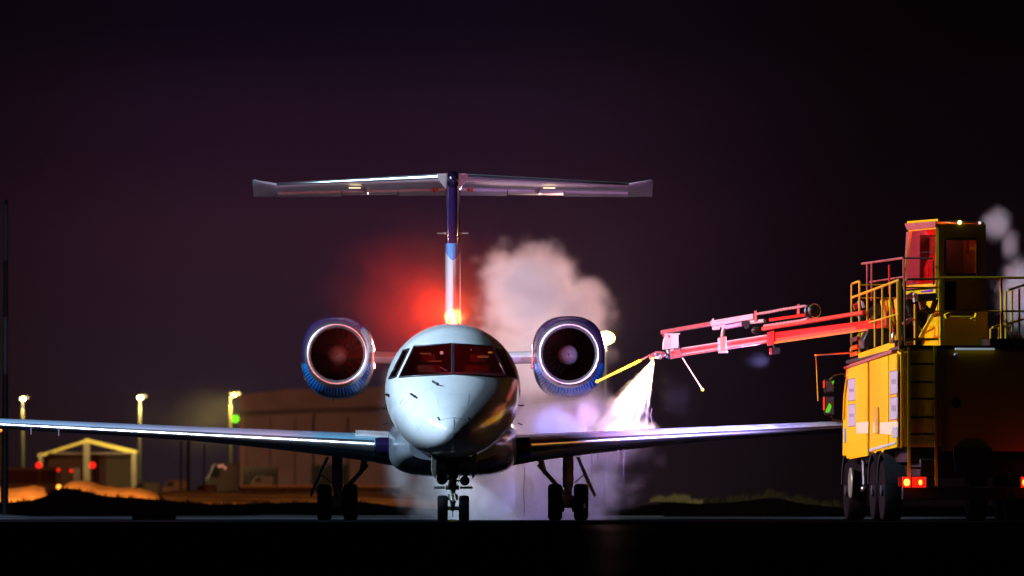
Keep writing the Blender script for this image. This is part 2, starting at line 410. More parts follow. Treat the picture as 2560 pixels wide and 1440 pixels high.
# probes and wipers parked on the nose
def probe(pts, r, name='pitot_probe'):
    a = [on_skin(u, v, o) for u, v, o in pts]
    MB().tube(a, r, 8).build(name, black, jet)
for q in ([(1012, 1040), (1034, 1018), (1056, 1062), (1036, 1082), (1012, 1040)], [(1092, 985), (1174, 985), (1168, 1020), (1098, 1020), (1092, 985)]):
    skin_line(q + [], .0016, 'hatch_seam', seam, off=-.0004)
probe([(1082, 953, .005), (1083, 960, .05), (1084, 964, .07), (1098, 966, .05)], .014, 'wiper_arm')
probe([(1027, 986, .01), (1034, 991, .06), (1041, 997, .04)], .016)
probe([(969, 986, .0), (974, 986, .05)], .02); probe([(961, 985, .05), (973, 987, .05)], .008)
probe([(967, 1020, .0), (963, 1021, .05)], .012)
probe([(1308, 1066, .0), (1312, 1073, .05)], .012, 'angle_vane') if False else None
for u, v in ((1097, 1047), (1172, 1047)): probe([(u-2, v-3, .006), (u+2, v+3, .006)], .014, 'vent_slot')
probe([(1232, 990, .0), (1233, 990, .03)], .012); probe([(1262, 1000, 0), (1268, 1006, .03)], .008)
for s_ in (-1, 1):
    MB().tube([(s_*1.12, 4.6, 1.95), (s_*1.17, 4.55, 1.95), (s_*1.19, 4.35, 1.95)], .012, 8).build('pitot_probe', black, jet)
    MB().tube([(s_*1.10, 5.0, 1.66), (s_*1.17, 4.95, 1.63)], .01, 8).build('angle_vane', black, jet)
for u in (1072, 1197): MB().ball(on_skin(u, 1119, .004), .016, 6).build('drain_port', black, jet)
# cockpit
cin = pm('cockpit_lining', (.10, .07, .05), .7, var=.3)
MB().loft([[fpt(3.7, 2*math.pi*i/40)*1 for i in range(40)]], True, False).build('cockpit_bulkhead', cin, jet)
MB().prism([(-.9, 2.15, 2.36), (.9, 2.15, 2.36), (.85, 2.5, 2.50), (-.85, 2.5, 2.50)], (0, 0, -.25)).build('instrument_panel', pm('panel_black', (.02, .018, .016), .6), jet, bevel=.03)
seatm = pm('seat_cover', (.16, .11, .07), .7, var=.3, scale=10, bump=.2)
for s_ in (-.42, .42):
    MB().prism([(s_-.22, 3.15, 2.10), (s_+.22, 3.15, 2.10), (s_+.22, 3.22, 2.62), (s_-.22, 3.22, 2.62)], (0, .12, 0)).build('pilot_seat', seatm, jet, bevel=.05)
    MB().box((s_-.13, 3.2, 2.66), (s_+.13, 3.28, 2.80)).build('headrest', seatm, jet, bevel=.03)
cl = em('cabin_lamp', (1, .55, .22), .5)
def clamp_box(u0, v0, u1, v1, yy, name='cockpit_light', mt=cl): a = P(u0, v1, yy); c = P(u1, v0, yy+.02); return MB().box(tuple(a), tuple(c)).build(name, mt, jet, bevel=.006)
cl2 = em('cabin_lamp_white', (1, .8, .65), .5); cl3 = em('cabin_lamp_yellow', (.9, .6, .02), .45); cl4 = em('cabin_glow', (.9, .42, .15), .12)
clamp_box(1100, 878, 1108, 886, 3.1, mt=cl2); clamp_box(1220, 879, 1231, 883, 3.05, mt=cl3); clamp_box(1176, 872, 1180, 877, 3.1, mt=cl4)
clamp_box(1049, 882, 1078, 886, 3.12, mt=cl4); clamp_box(1193, 889, 1222, 895, 3.12, mt=cl4); clamp_box(1070, 902, 1104, 904, 2.9, mt=cl4)
MB().tube([P(1101, 918, 2.8), P(1117, 927, 2.7)], .008, 6).build('control_column', greyp, jet)
lamp('cockpit_lamp', 'POINT', (0, 2.75, 2.85), 5.5, (1, .03, .045), jet, size=.12, off=OFF['regional_jet'])

# belly fairing and wing roots
def superring(y, cx, cz, w, zt, zb, n=48, p=3.2):
    r = []
    for i in range(n):
        t = 2*math.pi*i/n; c, s = math.cos(t), math.sin(t)
        h = (zt-cz) if s > 0 else (cz-zb)
        r.append(Vector((cx+w*math.copysign(abs(c)**(2/p), c), y, cz+h*math.copysign(abs(s)**(2/p), s))))
    return r
b = MB(); rr = []
for y, w, zt, zb in ((9.8, .75, 1.5, 1.04), (10.3, .92, 1.6, .98), (10.9, 1.02, 1.7, .90), (11.6, 1.09, 1.8, .83), (12.5, 1.13, 1.85, .78), (17, 1.14, 1.85, .78), (18.5, 1.05, 1.7, .9), (19.6, .7, 1.5, 1.1)):
    rr.append(superring(y, 0, 1.32, w, zt, zb, p=3.4))
b.loft(rr); b.build('belly_fairing', belly, jet, sharp=60)
for s_ in (-1, 1):
    MB().prism([(s_*.60, 11.2, .98), (s_*.84, 11.35, 1.0), (s_*.60, 11.35, .86)], (0, .05, 0)).build('air_inlet', black, jet)
# wings
def wing_at(X):
    le_y = 12.25+(X-1.1)*.495
    ch = hermite([(1.0, 4.35), (3.0, 3.05), (10.02, 1.05)], X) if False else (4.35-(X-1.0)*.65 if X < 3 else 3.05-(X-3)*.285)
    le_z = 1.33+(X-1.33)*.0547
    up = hermite([(1.0, .20), (3, .18), (5, .155), (8.1, .12), (10.02, .07)], X)
    lo = hermite([(1.0, .34), (2, .25), (3, .18), (5, .09), (8.1, .07), (10.02, .05)], X)
    return le_y, ch, le_z, up, lo
def airfoil_pts(X, sx, t0=0, t1=1, n=16, grow=0.0, dz=0, te=.012):
    ly, ch, lz, up, lo = wing_at(X); pts = []
    th = lambda t: (1.0 if t <= .3 else 1-((t-.3)/.7)**1.7)*math.sqrt(min(1, 1-(1-min(t/.3, 1))**2)) if t > 0 else 0
    ts = [t0+(t1-t0)*(0.5-0.5*math.cos(math.pi*k/n)) for k in range(n+1)] if t0 == 0 else [t0+(t1-t0)*k/n for k in range(n+1)]
    for t in reversed(ts): pts.append(Vector((sx*X, ly+ch*t-grow*(1-t), lz+dz+max(up*th(t), te*t)+grow)))
    for t in (ts[1:] if t0 == 0 else ts): pts.append(Vector((sx*X, ly+ch*t-grow*(1-t), lz+dz-max(lo*th(t), te*t)-grow)))
    return pts
XS = [1.0, 1.3, 1.8, 2.4, 3.0, 3.8, 4.6, 5.5, 6.5, 7.5, 8.5, 9.3, 9.8, 10.02]
# frosted upper skin for the wing being sprayed
fm, fn, fb = new_mat('wet_frosty_skin')
co = fn.new('ShaderNodeTexCoord').outputs['Object']
sep = fn.new('ShaderNodeSeparateXYZ'); fn.link(co, sep.inputs[0])
fr_ = fn.m('MULTIPLY', fn.mr(sep.outputs[0], 2.8, 5.0), fn.mr(fn.noise(co, 2.2, 6, .7), .32, .62))
fn.link(fn.mix(fr_, (.30, .34, .38), (.62, .70, .78)), fb.inputs['Base Color'])
fn.link(fn.mr(fr_, 0, 1, .25, .6), fb.inputs['Roughness']); fb.inputs['Coat Weight'].default_value = .4
bn = fn.new('ShaderNodeBump'); bn.inputs['Strength'].default_value = .5; bn.inputs['Distance'].default_value = .02
fn.link(fn.noise(co, 9, 5), bn.inputs['Height']); fn.link(bn.outputs[0], fb.inputs['Normal'])
for s_ in (-1, 1):
    w_ = MB().loft([airfoil_pts(X, s_, .0, .74) for X in XS]).build('wing', wingp if s_ < 0 else fm, jet, sharp=50)
    MB().loft([airfoil_pts(X, s_, 0, .022, n=8, grow=.004) for X in [1.38]+XS[2:]], True, True).build('leading_edge', bare, w_, sharp=60)
    MB().loft([airfoil_pts(X, s_, .745, 1, n=6) for X in XS[:5]]).build('flap', wingp, w_)
    MB().loft([airfoil_pts(X, s_, .745, 1, n=6) for X in XS[4:9]]).build('flap', wingp, w_)
    MB().loft([airfoil_pts(X, s_, .745, 1, n=6) for X in XS[8:13]]).build('aileron', wingp, w_)
    MB().loft([airfoil_pts(X, s_, 0, .30, n=12, grow=g_) for X, g_ in ((1.02, .014), (1.2, .014), (1.28, .012), (1.34, .006), (1.36, .001))]).build('wing_root_cuff', navy, w_)
    for X in (7.0, 7.5):
        ly, ch, lz, up, lo = wing_at(X)
        MB().prism([(s_*X-.008, ly-.03, lz-.02), (s_*X-.008, ly+.30, lz-.10), (s_*X-.008, ly+.02, lz-.14)], (.016, 0, 0)).build('vortilon', wingp, w_)
    # winglet-less tip cap with navigation lamp
    ly, ch, lz, up, lo = wing_at(10.02)
    MB().ball((s_*10.03, ly+.18, lz+.01), .05, 8, (1, 2, .6)).build('tip_light', pm('tip_lens', (.5, .08, .05) if s_ > 0 else (.05, .4, .1), .1), w_)
# serrated white walkway strip on the port wing (left in the picture)
strip = MB()
for k in range(15):
    X = (1132-888-k*6.0)/142.5
    if X < 1.15: break
    ly, ch, lz, up, lo = wing_at(X)
    za, zb = lz+up*.72, lz+up+.012
    strip.prism([(-X, ly+ch*.08, za), (-X+.030, ly+ch*.08, za), (-X+.030, ly+ch*.30, zb+.012), (-X, ly+ch*.30, zb+.012)], (0, 0, .030))
    strip.prism([(-X+.030, ly+ch*.08, za-.006), (-X+.043, ly+ch*.08, za-.006), (-X+.043, ly+ch*.26, zb), (-X+.030, ly+ch*.26, zb)], (0, 0, .016))
strip.build('walkway_strip', white, jet, smooth=False)

# engines
def blue_livery(cx):
    m, n, b_ = new_mat('nacelle_livery')
    co = n.new('ShaderNodeTexCoord').outputs['Object']; sp = n.new('ShaderNodeSeparateXYZ'); n.link(co, sp.inputs[0])
    x = n.m('SUBTRACT', sp.outputs[0], cx); z = n.m('SUBTRACT', sp.outputs[2], 3.02)
    ang = n.m('ARCTAN2', x, n.m('MULTIPLY', z, -1))
    tri = n.m('PINGPONG', n.m('MULTIPLY', ang, 13.0), 1.0)
    depth = n.mr(n.m('ABSOLUTE', ang), .55, 1.35, .42, -.25)
    line = n.m('GREATER_THAN', n.m('ADD', depth, n.m('MULTIPLY', tri, -.55)), -.12)
    blue = n.m('LESS_THAN', n.m('ADD', z, n.m('MULTIPLY', n.m('ABSOLUTE', x), -.12)), -.24)
    colr = n.mix(line, (.010, .21, .66), (.010, .05, .30))
    tri2 = n.m('PINGPONG', n.m('MULTIPLY', ang, 24.0), 1.0)
    colr = n.mix(n.m('MULTIPLY', n.mr(tri2, .40, .60), n.mr(n.m('ABSOLUTE', ang), 1.25, .95)), (.010, .28, .85), (.010, .03, .17))
    n.link(n.mix(blue, (.075, .040, .135), colr), b_.inputs['Base Color'])  # navy base lightened towards lilac, standing in for reflected light
    b_.inputs['Roughness'].default_value = .2; b_.inputs['Coat Weight'].default_value = .7
    return m
chrome = pm('chrome_lip', (.92, .93, .95), .40, metal=1, var=.02, scale=1)
fanm = pm('fan_blades', (.003, .003, .0035), .8, spec=.04)
spinm = pm('spinner', (.30, .28, .28), .35, metal=.2)
ductm = pm('intake_duct', (.035, .03, .032), .35, metal=.2)
for s_, cu in ((-1, 842.5), (1, 1422.5)):
    cx = (cu-U0)/S(20.2); cz = H+(V0-885)/S(20.2); yc = 20.2
    eng = MB()
    def sec(y, w, zt, zb, p): return superring(y, cx, cz, w, cz+zt, cz-zb, 64, p)
    eng.loft([sec(yc+.16, .585, .60, .615, 2.1), sec(yc+.35, .625, .655, .70, 2.25), sec(yc+.7, .655, .70, .76, 2.4), sec(yc+1.2, .667, .715, .805, 2.5), sec(yc+2.2, .665, .71, .80, 2.5), sec(yc+3.2, .60, .62, .66, 2.2), sec(yc+4.3, .42, .42, .42, 2), sec(yc+4.32, .36, .36, .36, 2)], False, True)
    e_ = eng.build('engine_nacelle', blue_livery(cx), jet, sharp=50)
    e_.data.transform(Matrix.Translation(Vector(OFF['regional_jet']))); e_.location = -OFF['regional_jet']   # livery is laid out in aircraft coordinates
    OFF[e_.name] = Vector((0, 0, 0))
    lip = MB().loft([sec(yc+.30, .478, .478, .478, 2), sec(yc+.14, .484, .484, .486, 2), sec(yc+.05, .498, .498, .50, 2), sec(yc+.008, .517, .52, .522, 2), sec(yc, .535, .54, .545, 2), sec(yc+.015, .552, .56, .567, 2.02), sec(yc+.06, .570, .582, .592, 2.05), sec(yc+.165, .588, .604, .620, 2.1)], False, False)
    lip.build('intake_lip', chrome, e_, sharp=80)
    MB().loft([sec(yc+.30, .478, .478, .478, 2), sec(yc+.7, .50, .50, .50, 2), sec(yc+1.66, .50, .50, .50, 2)], False, False).build('intake_duct', ductm, e_, sharp=80)
    MB().lathe((cx, yc+.78, cz), (0, 1, 0), [(0, .002), (.03, .045), (.12, .11), (.25, .160), (.36, .175), (.80, .19)], 32).build('spinner', spinm, e_, sharp=80)
    MB().ball((cx, yc+.785, cz), .018, 8).build('spinner_tip', black, e_)
    fb_ = MB()
    for k in range(24):
        a = 2*math.pi*k/24; a1 = a+.13; a2 = a+.27
        p = lambda r, an, y: Vector((cx+r*math.cos(an), y, cz+r*math.sin(an)))
        fb_.add([p(.17, a, yc+1.45), p(.17, a+.22, yc+1.56), p(.33, a+.28, yc+1.58), p(.49, a+.36, yc+1.6), p(.49, a+.16, yc+1.44), p(.33, a+.08, yc+1.44)], [(0, 1, 2, 5), (5, 2, 3, 4)])
    fb_.loft([[Vector((cx+.5*math.cos(t), yc+1.64, cz+.5*math.sin(t))) for t in [2*math.pi*i/32 for i in range(32)]]], True, False)
    fb_.build('fan', fanm, e_, smooth=False)
    # pylon
    x0, x1 = s_*.98, s_*1.50
    MB().loft([[Vector((x, 20.9+dy, 2.95+.02*abs(x)+dz)) for dy, dz in ((0, 0), (.12, .085), (.6, .115), (2.2, .08), (3.0, 0), (2.2, -.08), (.6, -.115), (.12, -.085))] for x in (x0, x1)]).build('engine_pylon', white, jet)
    MB().prism([(s_*1.44, 20.75, 2.78), (s_*1.47, 20.75, 2.78), (s_*1.47, 20.75, 3.20), (s_*1.44, 20.75, 3.20)], (0, 2.2, 0)).build('pylon_strake', bare, jet, bevel=.008)
MB().tube([P(833, 997, 21.4), P(833, 1003, 21.4)], .008, 6).build('drain_mast', black, jet)

# fin
vm_, vn, vb = new_mat('fin_livery')
co = vn.new('ShaderNodeTexCoord').outputs['Object']; sp = vn.new('ShaderNodeSeparateXYZ'); vn.link(co, sp.inputs[0])
za = vn.m('GREATER_THAN', sp.outputs[2], H+(V0-612)/134.6)
ax = vn.m('MULTIPLY', vn.m('POWER', vn.m('ABSOLUTE', vn.m('DIVIDE', sp.outputs[0], .145)), 1.6), .19)
zb_ = vn.m('GREATER_THAN', vn.m('SUBTRACT', sp.outputs[2], ax), H+(V0-655)/134.8)
vn.link(vn.mix(za, vn.mix(zb_, (.74, .76, .78), (.10, .38, .80)), (.030, .012, .075)), vb.inputs['Base Color'])
vb.inputs['Roughness'].default_value = .15; vb.inputs['Coat Weight'].default_value = .7
def finring(z, ly, ch, w):
    pts = []
    for t in (0, .012, .03, .07, .15, .3, .5, .75, 1): pts.append((t, (1 if t >= .12 else math.sqrt(1-(1-t/.12)**2))*(1 if t < .4 else 1-((t-.4)/.6)**1.6)))
    L = [Vector((-w*k-.002, ly+ch*t, z)) for t, k in pts]; Rr = [Vector((w*k+.002, ly+ch*t, z)) for t, k in reversed(pts[1:])]
    return L+Rr
fin = MB().loft([finring(3.0, 20.7, 6.0, .146), finring(3.7, 21.6, 5.2, .144), finring(4.4, 22.5, 4.4, .142), finring(5.1, 23.4, 3.9, .138), finring(5.8, 24.3, 3.4, .128), finring(6.15, 24.8, 3.2, .118), finring(6.33, 25.0, 3.1, .112)]).build('tail_fin', vm_, jet, sharp=50)
fin.data.transform(Matrix.Translation(Vector(OFF['regional_jet']))); fin.location = -OFF['regional_jet']; OFF[fin.name] = Vector((0, 0, 0))
b = MB(); b.loft([superring(24.75+t, 0, 6.33, .118*k, 6.33+.165*k, 6.33-.2*k, 24, 2.3) for t, k in ((0, .05), (.03, .5), (.12, .85), (.3, 1), (2.2, 1), (3.2, .7), (4.0, .1))]); b.build('fin_bullet', navy, fin)
for s_ in (-1, 1):
    MB().tube([(s_*.10, 23.9, H+(V0-586)/134.6), (s_*.29, 23.85, H+(V0-586)/134.6)], [.016, .012], 8).build('static_antenna', geargrey, fin)
    MB().ball((s_*.135, 23.88, H+(V0-586)/134.6), .028, 6).build('antenna_base', geargrey, fin)
# tailplane
def tpr(X, ly, lz, ty, tz, th, t0=0, t1=1):
    c0 = Vector((X, ly, lz)); c1 = Vector((X, ty, tz)); d = c1-c0; nrm = Vector((0, -d.z, d.y)).normalized()
    prof = [(0, 0), (.01, .35), (.04, .65), (.12, .92), (.3, 1), (.6, .7), (1, .06)]
    prof = [p for p in prof if t0 <= p[0] <= t1]
    return [c0+d*t+nrm*th*k for t, k in reversed(prof)]+[c0+d*t-nrm*th*k for t, k in prof[1 if t0 == 0 else 0:]]
for s_ in (-1, 1):
    def at_(X, f=0.0):
        q = (X-.12)/(3.3-.12)
        ly = 25.5+q*1.35; lz = 6.41-.115*q; ty = 27.9+q*.55; tz = 6.115-.015*q
        return ly, lz, ty, tz, .085-.04*q
    XT = [.1, .8, 1.6, 2.4, 3.3]
    st = MB().loft([tpr(s_*X, at_(X)[0], at_(X)[1], at_(X)[0]+(at_(X)[2]-at_(X)[0])*.66, at_(X)[1]+(at_(X)[3]-at_(X)[1])*.66, at_(X)[4]) for X in XT]).build('tailplane', white, jet, sharp=50)
    MB().loft([tpr(s_*X, at_(X)[0]-.006, at_(X)[1], at_(X)[0]+.10, at_(X)[1]-.012, at_(X)[4]*.5) for X in XT[0:1]+[.8, 1.6, 2.4, 3.3]]).build('leading_edge', bare, st, sharp=70)
    for a, c, dz in ((.14, 1.02, 0), (1.04, 2.08, .022), (2.10, 3.3, 0)):
        MB().loft([[Vector((s_*X, at_(X)[0]+(at_(X)[2]-at_(X)[0])*.67+dy*(at_(X)[2]-at_(X)[0])*.33, at_(X)[1]+(at_(X)[3]-at_(X)[1])*(.67+.33*dy)+dz*dy+e)) for dy, e in ((0, .035), (1, .006), (1, -.006), (0, -.035))] for X in (a, c)]).build('elevator', greyp, st)
    # tip with its upturned horn
    ly, lz, ty, tz, th = at_(3.3)
    MB().loft([tpr(s_*3.3, ly, lz, ty+.05, tz, th), tpr(s_*3.45, ly+.02, lz+.03, ty+.05, tz, .035), tpr(s_*3.62, ly+.05, lz+.06, ty+.05, tz+.01, .03), tpr(s_*3.72, ly+.1, lz+.09, ty+.05, tz+.0, .02), tpr(s_*3.765, ly+.3, lz+.07, ty+.05, tz, .01)]).build('tailplane_tip', white, st, sharp=60)
    MB().prism([(s_*.11, 25.3, 6.45), (s_*.30, 25.4, 6.445), (s_*.26, 25.6, 6.33), (s_*.12, 25.8, 6.16)], (0, .5, 0)).build('root_fillet', white, st, bevel=.015)
    MB().lathe((s_*.33, 26.9, 6.20), (0, 1, 0), [(0, .02), (.05, .05), (.4, .055), (.7, .02)], 16).build('hinge_fairing', orangep, st)
    MB().lathe((s_*1.62, 26.9, 6.15), (0, 1, 0), [(0, .01), (.1, .03), (.5, .035), (.8, .01)], 12).build('hinge_fairing', greyp, st)
    uu = 887 if s_ < 0 else 1373; p0 = P(uu-15, 471, 26.4); p1 = P(uu+15, 468.5, 26.5)
    MB().box(tuple(p0), (p1.x, p1.y, p1.z)).build('logo_light', em('logo_light', (1, .78, .45), 1.3), st, bevel=.006)
    lamp('logo_lamp', 'SPOT', P(uu, 474, 26.3), 14, (1, .6, .25), jet, aim=(0, 24.2, 5.0), size=.05, angle=50, off=OFF['regional_jet'])

# beacon
by = 9.6
MB().lathe((0, by, 3.33), (0, 0, 1), [(-.01, .10), (.025, .095), (.03, .07)], 20).build('beacon_base', steel, jet)
bc = MB().ball((0, by, 3.455), .085, 10, (1, 1, .9)).build('beacon_lens', em('beacon_lens', (1, .62, .0), 5.0), jet)
MB().ball((.008, by-.075, 3.455), .040, 8).build('beacon_bulb', em('beacon_core', (1, .9, .7), 30), bc)
# the rotating reflector of the beacon is turned up and to the left
lamp('beacon_beam', 'SPOT', (0, by-.05, 3.62), 9500, (1, .014, .003), jet, aim=(-10, by+.6, 3.62+1.2), size=.05, angle=150, blend=1.0, off=OFF['regional_jet'])
lamp('beacon_light', 'POINT', (0, by-.05, 3.72), BEACON_P, (1, .022, .006), jet, size=.05, off=OFF['regional_jet'])
lamp('beacon_glare_light', 'POINT', (0, by-.12, 3.56), 420, (1, .36, .03), jet, size=.04, off=OFF['regional_jet'])  # extra lamp added for the orange glare close to the beacon
MB().prism([(-.012, 8.3, 3.3), (.012, 8.3, 3.3), (.012, 8.45, 3.52), (-.012, 8.45, 3.52)], (0, .12, 0)).build('blade_antenna', white, jet)

# nose gear
def wheel(parent, cx, cy, r, w, rimmat=geargrey):
    k = w/2; b = MB()
    prof = [(-k*.75, r*.55), (-k*.95, r*.7), (-k, r*.84), (-k*.85, r*.95), (-k*.55, r*.99), (-.0, r), (k*.55, r*.99), (k*.85, r*.95), (k, r*.84), (k*.95, r*.7), (k*.75, r*.55)]
    b.lathe((cx, cy, r), (1, 0, 0), prof, 36)
    t = b.build('tyre', rubber, parent)
    MB().lathe((cx, cy, r), (1, 0, 0), [(-k*.8, r*.5), (-k*.5, r*.3), (-k*.9, r*.12), (k*.9, r*.12), (k*.5, r*.3), (k*.8, r*.5)], 24).build('wheel_rim', rimmat, parent)
ng = MB()
ngy = 2.35; sg = S(ngy); X_ = lambda u: (u-1134)/sg; Z_ = lambda v, yy=ngy: H+(V0-v)/S(yy)
ng.lathe((0, ngy, Z_(1150)), (0, 0, -1), [(0, .075), (.22, .075), (.23, .09), (.30, .09), (.31, .07), (.46, .065), (.47, .05), (.56, .045), (.575, .085), (.67, .085)], 20)
gear = ng.build('nose_gear', geargrey, jet)
wheel(gear, X_(1108.5), ngy, .218, .175); wheel(gear, X_(1162), ngy, .218, .175)
MB().tube([(X_(1108), ngy, .218), (X_(1162), ngy, .218)], .035, 12).build('axle', steel, gear)
MB().loft([[Vector((-.14, ngy-.2, Z_(1140))), Vector((.14, ngy-.2, Z_(1140))), Vector((.14, ngy-.08, Z_(1140))), Vector((-.14, ngy-.08, Z_(1140)))], [Vector((-.09, ngy-.2, Z_(1185))), Vector((.09, ngy-.2, Z_(1185))), Vector((.09, ngy-.1, Z_(1185))), Vector((-.09, ngy-.1, Z_(1185)))]]).build('drag_brace', darkm, gear)
MB().tube([(-.03, ngy-.12, Z_(1225)), (-.03, ngy-.24, Z_(1250)), (0, ngy-.06, Z_(1278))], [.022, .026, .02], 8).tube([(.03, ngy-.12, Z_(1225)), (.03, ngy-.24, Z_(1250)), (0, ngy-.06, Z_(1278))], [.022, .026, .02], 8).build('torque_link', geargrey, gear)
for a, c in ((1087, 1114), (1152, 1184)): MB().tube([(X_(a), ngy-.03, Z_(1219)), (X_(c), ngy-.03, Z_(1219))], .022, 10).build('tow_pin', steel, gear)
MB().tube([(X_(1116), ngy-.03, Z_(1219)), (X_(1150), ngy-.03, Z_(1219))], .04, 10).build('steering_collar', geargrey, gear)
lensm = pm('lamp_lens', (.05, .05, .045), .08, metal=.2, coat=1)
for u, v, r in ((1107, 1198, 14), (1164, 1202, 12.5), (1165, 1181, 10.5)):
    r /= sg; c = Vector((X_(u), ngy-.22, Z_(v)))
    hl = MB().lathe(c, (0, 1, 0), [(0, r), (.03, r*1.0), (.10, r*.8), (.14, r*.4)], 24).build('taxi_light', darkm, gear)
    MB().lathe(c, (0, -1, 0), [(-.004, r*.9), (.006, r*.86), (.016, r*.5), (.02, r*.1)], 24).build('taxi_light_lens', lensm, gear)
    MB().tube([c+Vector((0, .08, 0)), Vector((0, ngy, c.z))], .016, 6).build('lamp_bracket', darkm, gear)
for q in ([(1079, 1132), (1092, 1138), (1091, 1175), (1090, 1198), (1082, 1190), (1078, 1175)], [(1193, 1132), (1180, 1138), (1179, 1175), (1180, 1198), (1188, 1190), (1192, 1175)]):
    MB().prism([P(u, v, 1.9) for u, v in q], (0, 1.1, 0)).build('gear_door', geargrey, gear, bevel=.008)
MB().box((-.30, 1.95, Z_(1158)), (.30, 3.1, Z_(1142))).build('gear_bay', black, gear)
MB().tube([(0, ngy-.05, .19), (0, ngy-.05, .07)], .008, 6).build('bonding_strap', black, gear)
# hydraulic lines
hl = MB()
for k in range(6):
    x = -.09+.036*k; hl.tube([(x, ngy-.1, Z_(1155)), (x*1.3+.01, ngy-.13, Z_(1185)), (x*.6, ngy-.12, Z_(1225))], .006, 5)
hl.build('hydraulic_line', black, gear)
# main gears
for s_ in (-1, 1):
    my = 15.9; sm = S(my); cx = s_*2.055
    zz = lambda v: H+(V0-v)/sm
    st = MB().lathe((cx, my, zz(1140)), (0, 0, -1), [(0, .095), (.22, .10), (.23, .105), (.25, .105), (.26, .098), (.38, .098), (.39, .104), (.41, .104), (.42, .098), (.56, .095), (.57, .07), (.70, .07), (.71, .11), (.86, .11)], 24)
    mg = st.build('main_gear', geargrey, jet)
    for dx in (-.232, .232): wheel(mg, cx+dx, my, .327, .255)
    MB().tube([(cx-.25, my, .327), (cx+.25, my, .327)], .05, 12).build('axle', steel, mg)
    for dx in (-.07, .07): MB().lathe((cx+dx*1.35, my-.12, .15), (0, 0, 1), [(0, .02), (.04, .03), (.22, .035)], 10).build('brake_piston', darkm, mg)
    MB().box((cx-.13, my-.14, .22), (cx+.13, my+.1, .42)).build('axle_beam', geargrey, mg, bevel=.03)
    def lnk(pts, r, nm, mt=geargrey): MB().tube([Vector((s_*(u-1132)/sm, my+dy, zz(v))) for u, v, dy in pts], r, 10).build(nm, mt, mg)
    lnk([(1347, 1160, 0), (1363, 1181, -.02), (1416, 1240, -.05)], [.05, .04, .045], 'side_brace')
    lnk([(1352, 1150, 0), (1362, 1180, -.03)], [.06, .035], 'brace_fitting')
    MB().lathe((s_*(1363-1132)/sm, my-.09, zz(1181)), (0, 1, 0), [(0, .045), (.12, .045)], 14).build('brace_pivot', darkm, mg)
    MB().ball((s_*(1363-1132)/sm, my-.095, zz(1181)), .02, 6).build('pivot_pin', bare, mg)
    lnk([(1436, 1207, 0), (1462, 1185, 0)], .012, 'retraction_rod', steel)
    p = [Vector((s_*(u-1132)/sm, my, zz(v))) for u, v in ((1441, 1142), (1449, 1143), (1491, 1238), (1486, 1242), (1468, 1208))]
    MB().prism(p, (0, .75, 0)).build('gear_door', geargrey, mg, bevel=.006)
    # paint mark on the outer tyre
    MB().tube([Vector((cx+s_*.232+.05, my-.331, .30)), Vector((cx+s_*.232+.05, my-.325, .22))], .028, 4).build('tyre_mark', greyp, mg) if s_ > 0 else None

# ================================================================== DE-ICING TRUCK
TA = R(4.4); TC = Vector((7.52, 4.0, 0)); EX = Vector((math.cos(TA), math.sin(TA), 0)); EY = Vector((-math.sin(TA), math.cos(TA), 0))
truck = thing('deicing_truck', tuple(TC), 'yellow de-icing truck with operator cab and long red boom beside the aircraft', 'truck')
def T(x, y, z): return TC+EX*x+EY*y+Vector((0, 0, z))
def Tt(x, y, z): return TC+EX*x+EY*y+Vector((0, 0, z-.019*y))      # body sags towards its front axle
def yl_of(u, x=0):
    k = (u-U0)/F; base = TC+EX*x
    return (base.x-k*(base.y+D0))/(k*EY.y-EY.x)
def FL(u, v, out=0.0):
    "point on the truck's left flank (shifted out by out metres)"
    y = yl_of(u, -out); p = TC-EX*out+EY*y
    return Vector((p.x, p.y, H+(V0-v)/S(p.y)))
def RR(u, v, yl=0.0):
    "point on a plane across the truck at yl metres ahead of its tail"
    k = (u-U0)/F; base = TC+EY*yl
    x = (k*(base.y+D0)-base.x)/(EX.x-k*EX.y); p = base+EX*x
    return Vector((p.x, p.y, H+(V0-v)/S(p.y)))
WT = 2.5; ye = 8.46
def tbox(x0, y0, z0, x1, y1, z1, f=Tt): return MB().add([f(x0, y0, z0), f(x1, y0, z0), f(x1, y1, z0), f(x0, y1, z0), f(x0, y0, z1), f(x1, y0, z1), f(x1, y1, z1), f(x0, y1, z1)],
                     [(0, 3, 2, 1), (4, 5, 6, 7), (0, 1, 5, 4), (1, 2, 6, 5), (2, 3, 7, 6), (3, 0, 4, 7)])
tbox(.03, .0, 1.28, WT, ye-.4, 2.90).build('tank_body', yellow, truck, bevel=.02)
def flank_panel(q, th, name, mat, parent=truck, out=0.0, **kw):
    return MB().prism([FL(u, v, out) for u, v in q], -EX*th).build(name, mat, parent, **kw)
# side doors: proud panels with a real gap between them
flank_panel([(2119.5, 921), (2172.5, 905), (2173, 1133), (2121, 1147)], .035, 'side_door', yellow, bevel=.01)
flank_panel([(2178.5, 903), (2225, 889), (2225, 1121), (2179, 1131)], .035, 'side_door', yellow, bevel=.01)
flank_panel([(2227.5, 888), (2246, 883), (2247, 1114), (2227.5, 1120)], .035, 'side_door', yellow, bevel=.01)
flank_panel([(2180, 1122), (2246, 1104), (2246, 1109), (2180, 1129)], .05, 'door_sill_strip', greyp, out=.0)
flank_panel([(2127, 1143), (2174, 1132), (2174, 1139), (2128, 1148)], .03, 'skirt_panel', yellow)
flank_panel([(2180, 1131), (2247, 1114), (2247, 1118), (2214, 1125), (2211, 1132), (2206, 1126), (2196, 1129), (2192, 1134), (2188, 1130)], .03, 'skirt_panel', yellow)
flank_panel([(2118, 917), (2238, 874), (2238, 883), (2119, 923)], .07, 'roof_gutter', pinkp, bevel=.01)
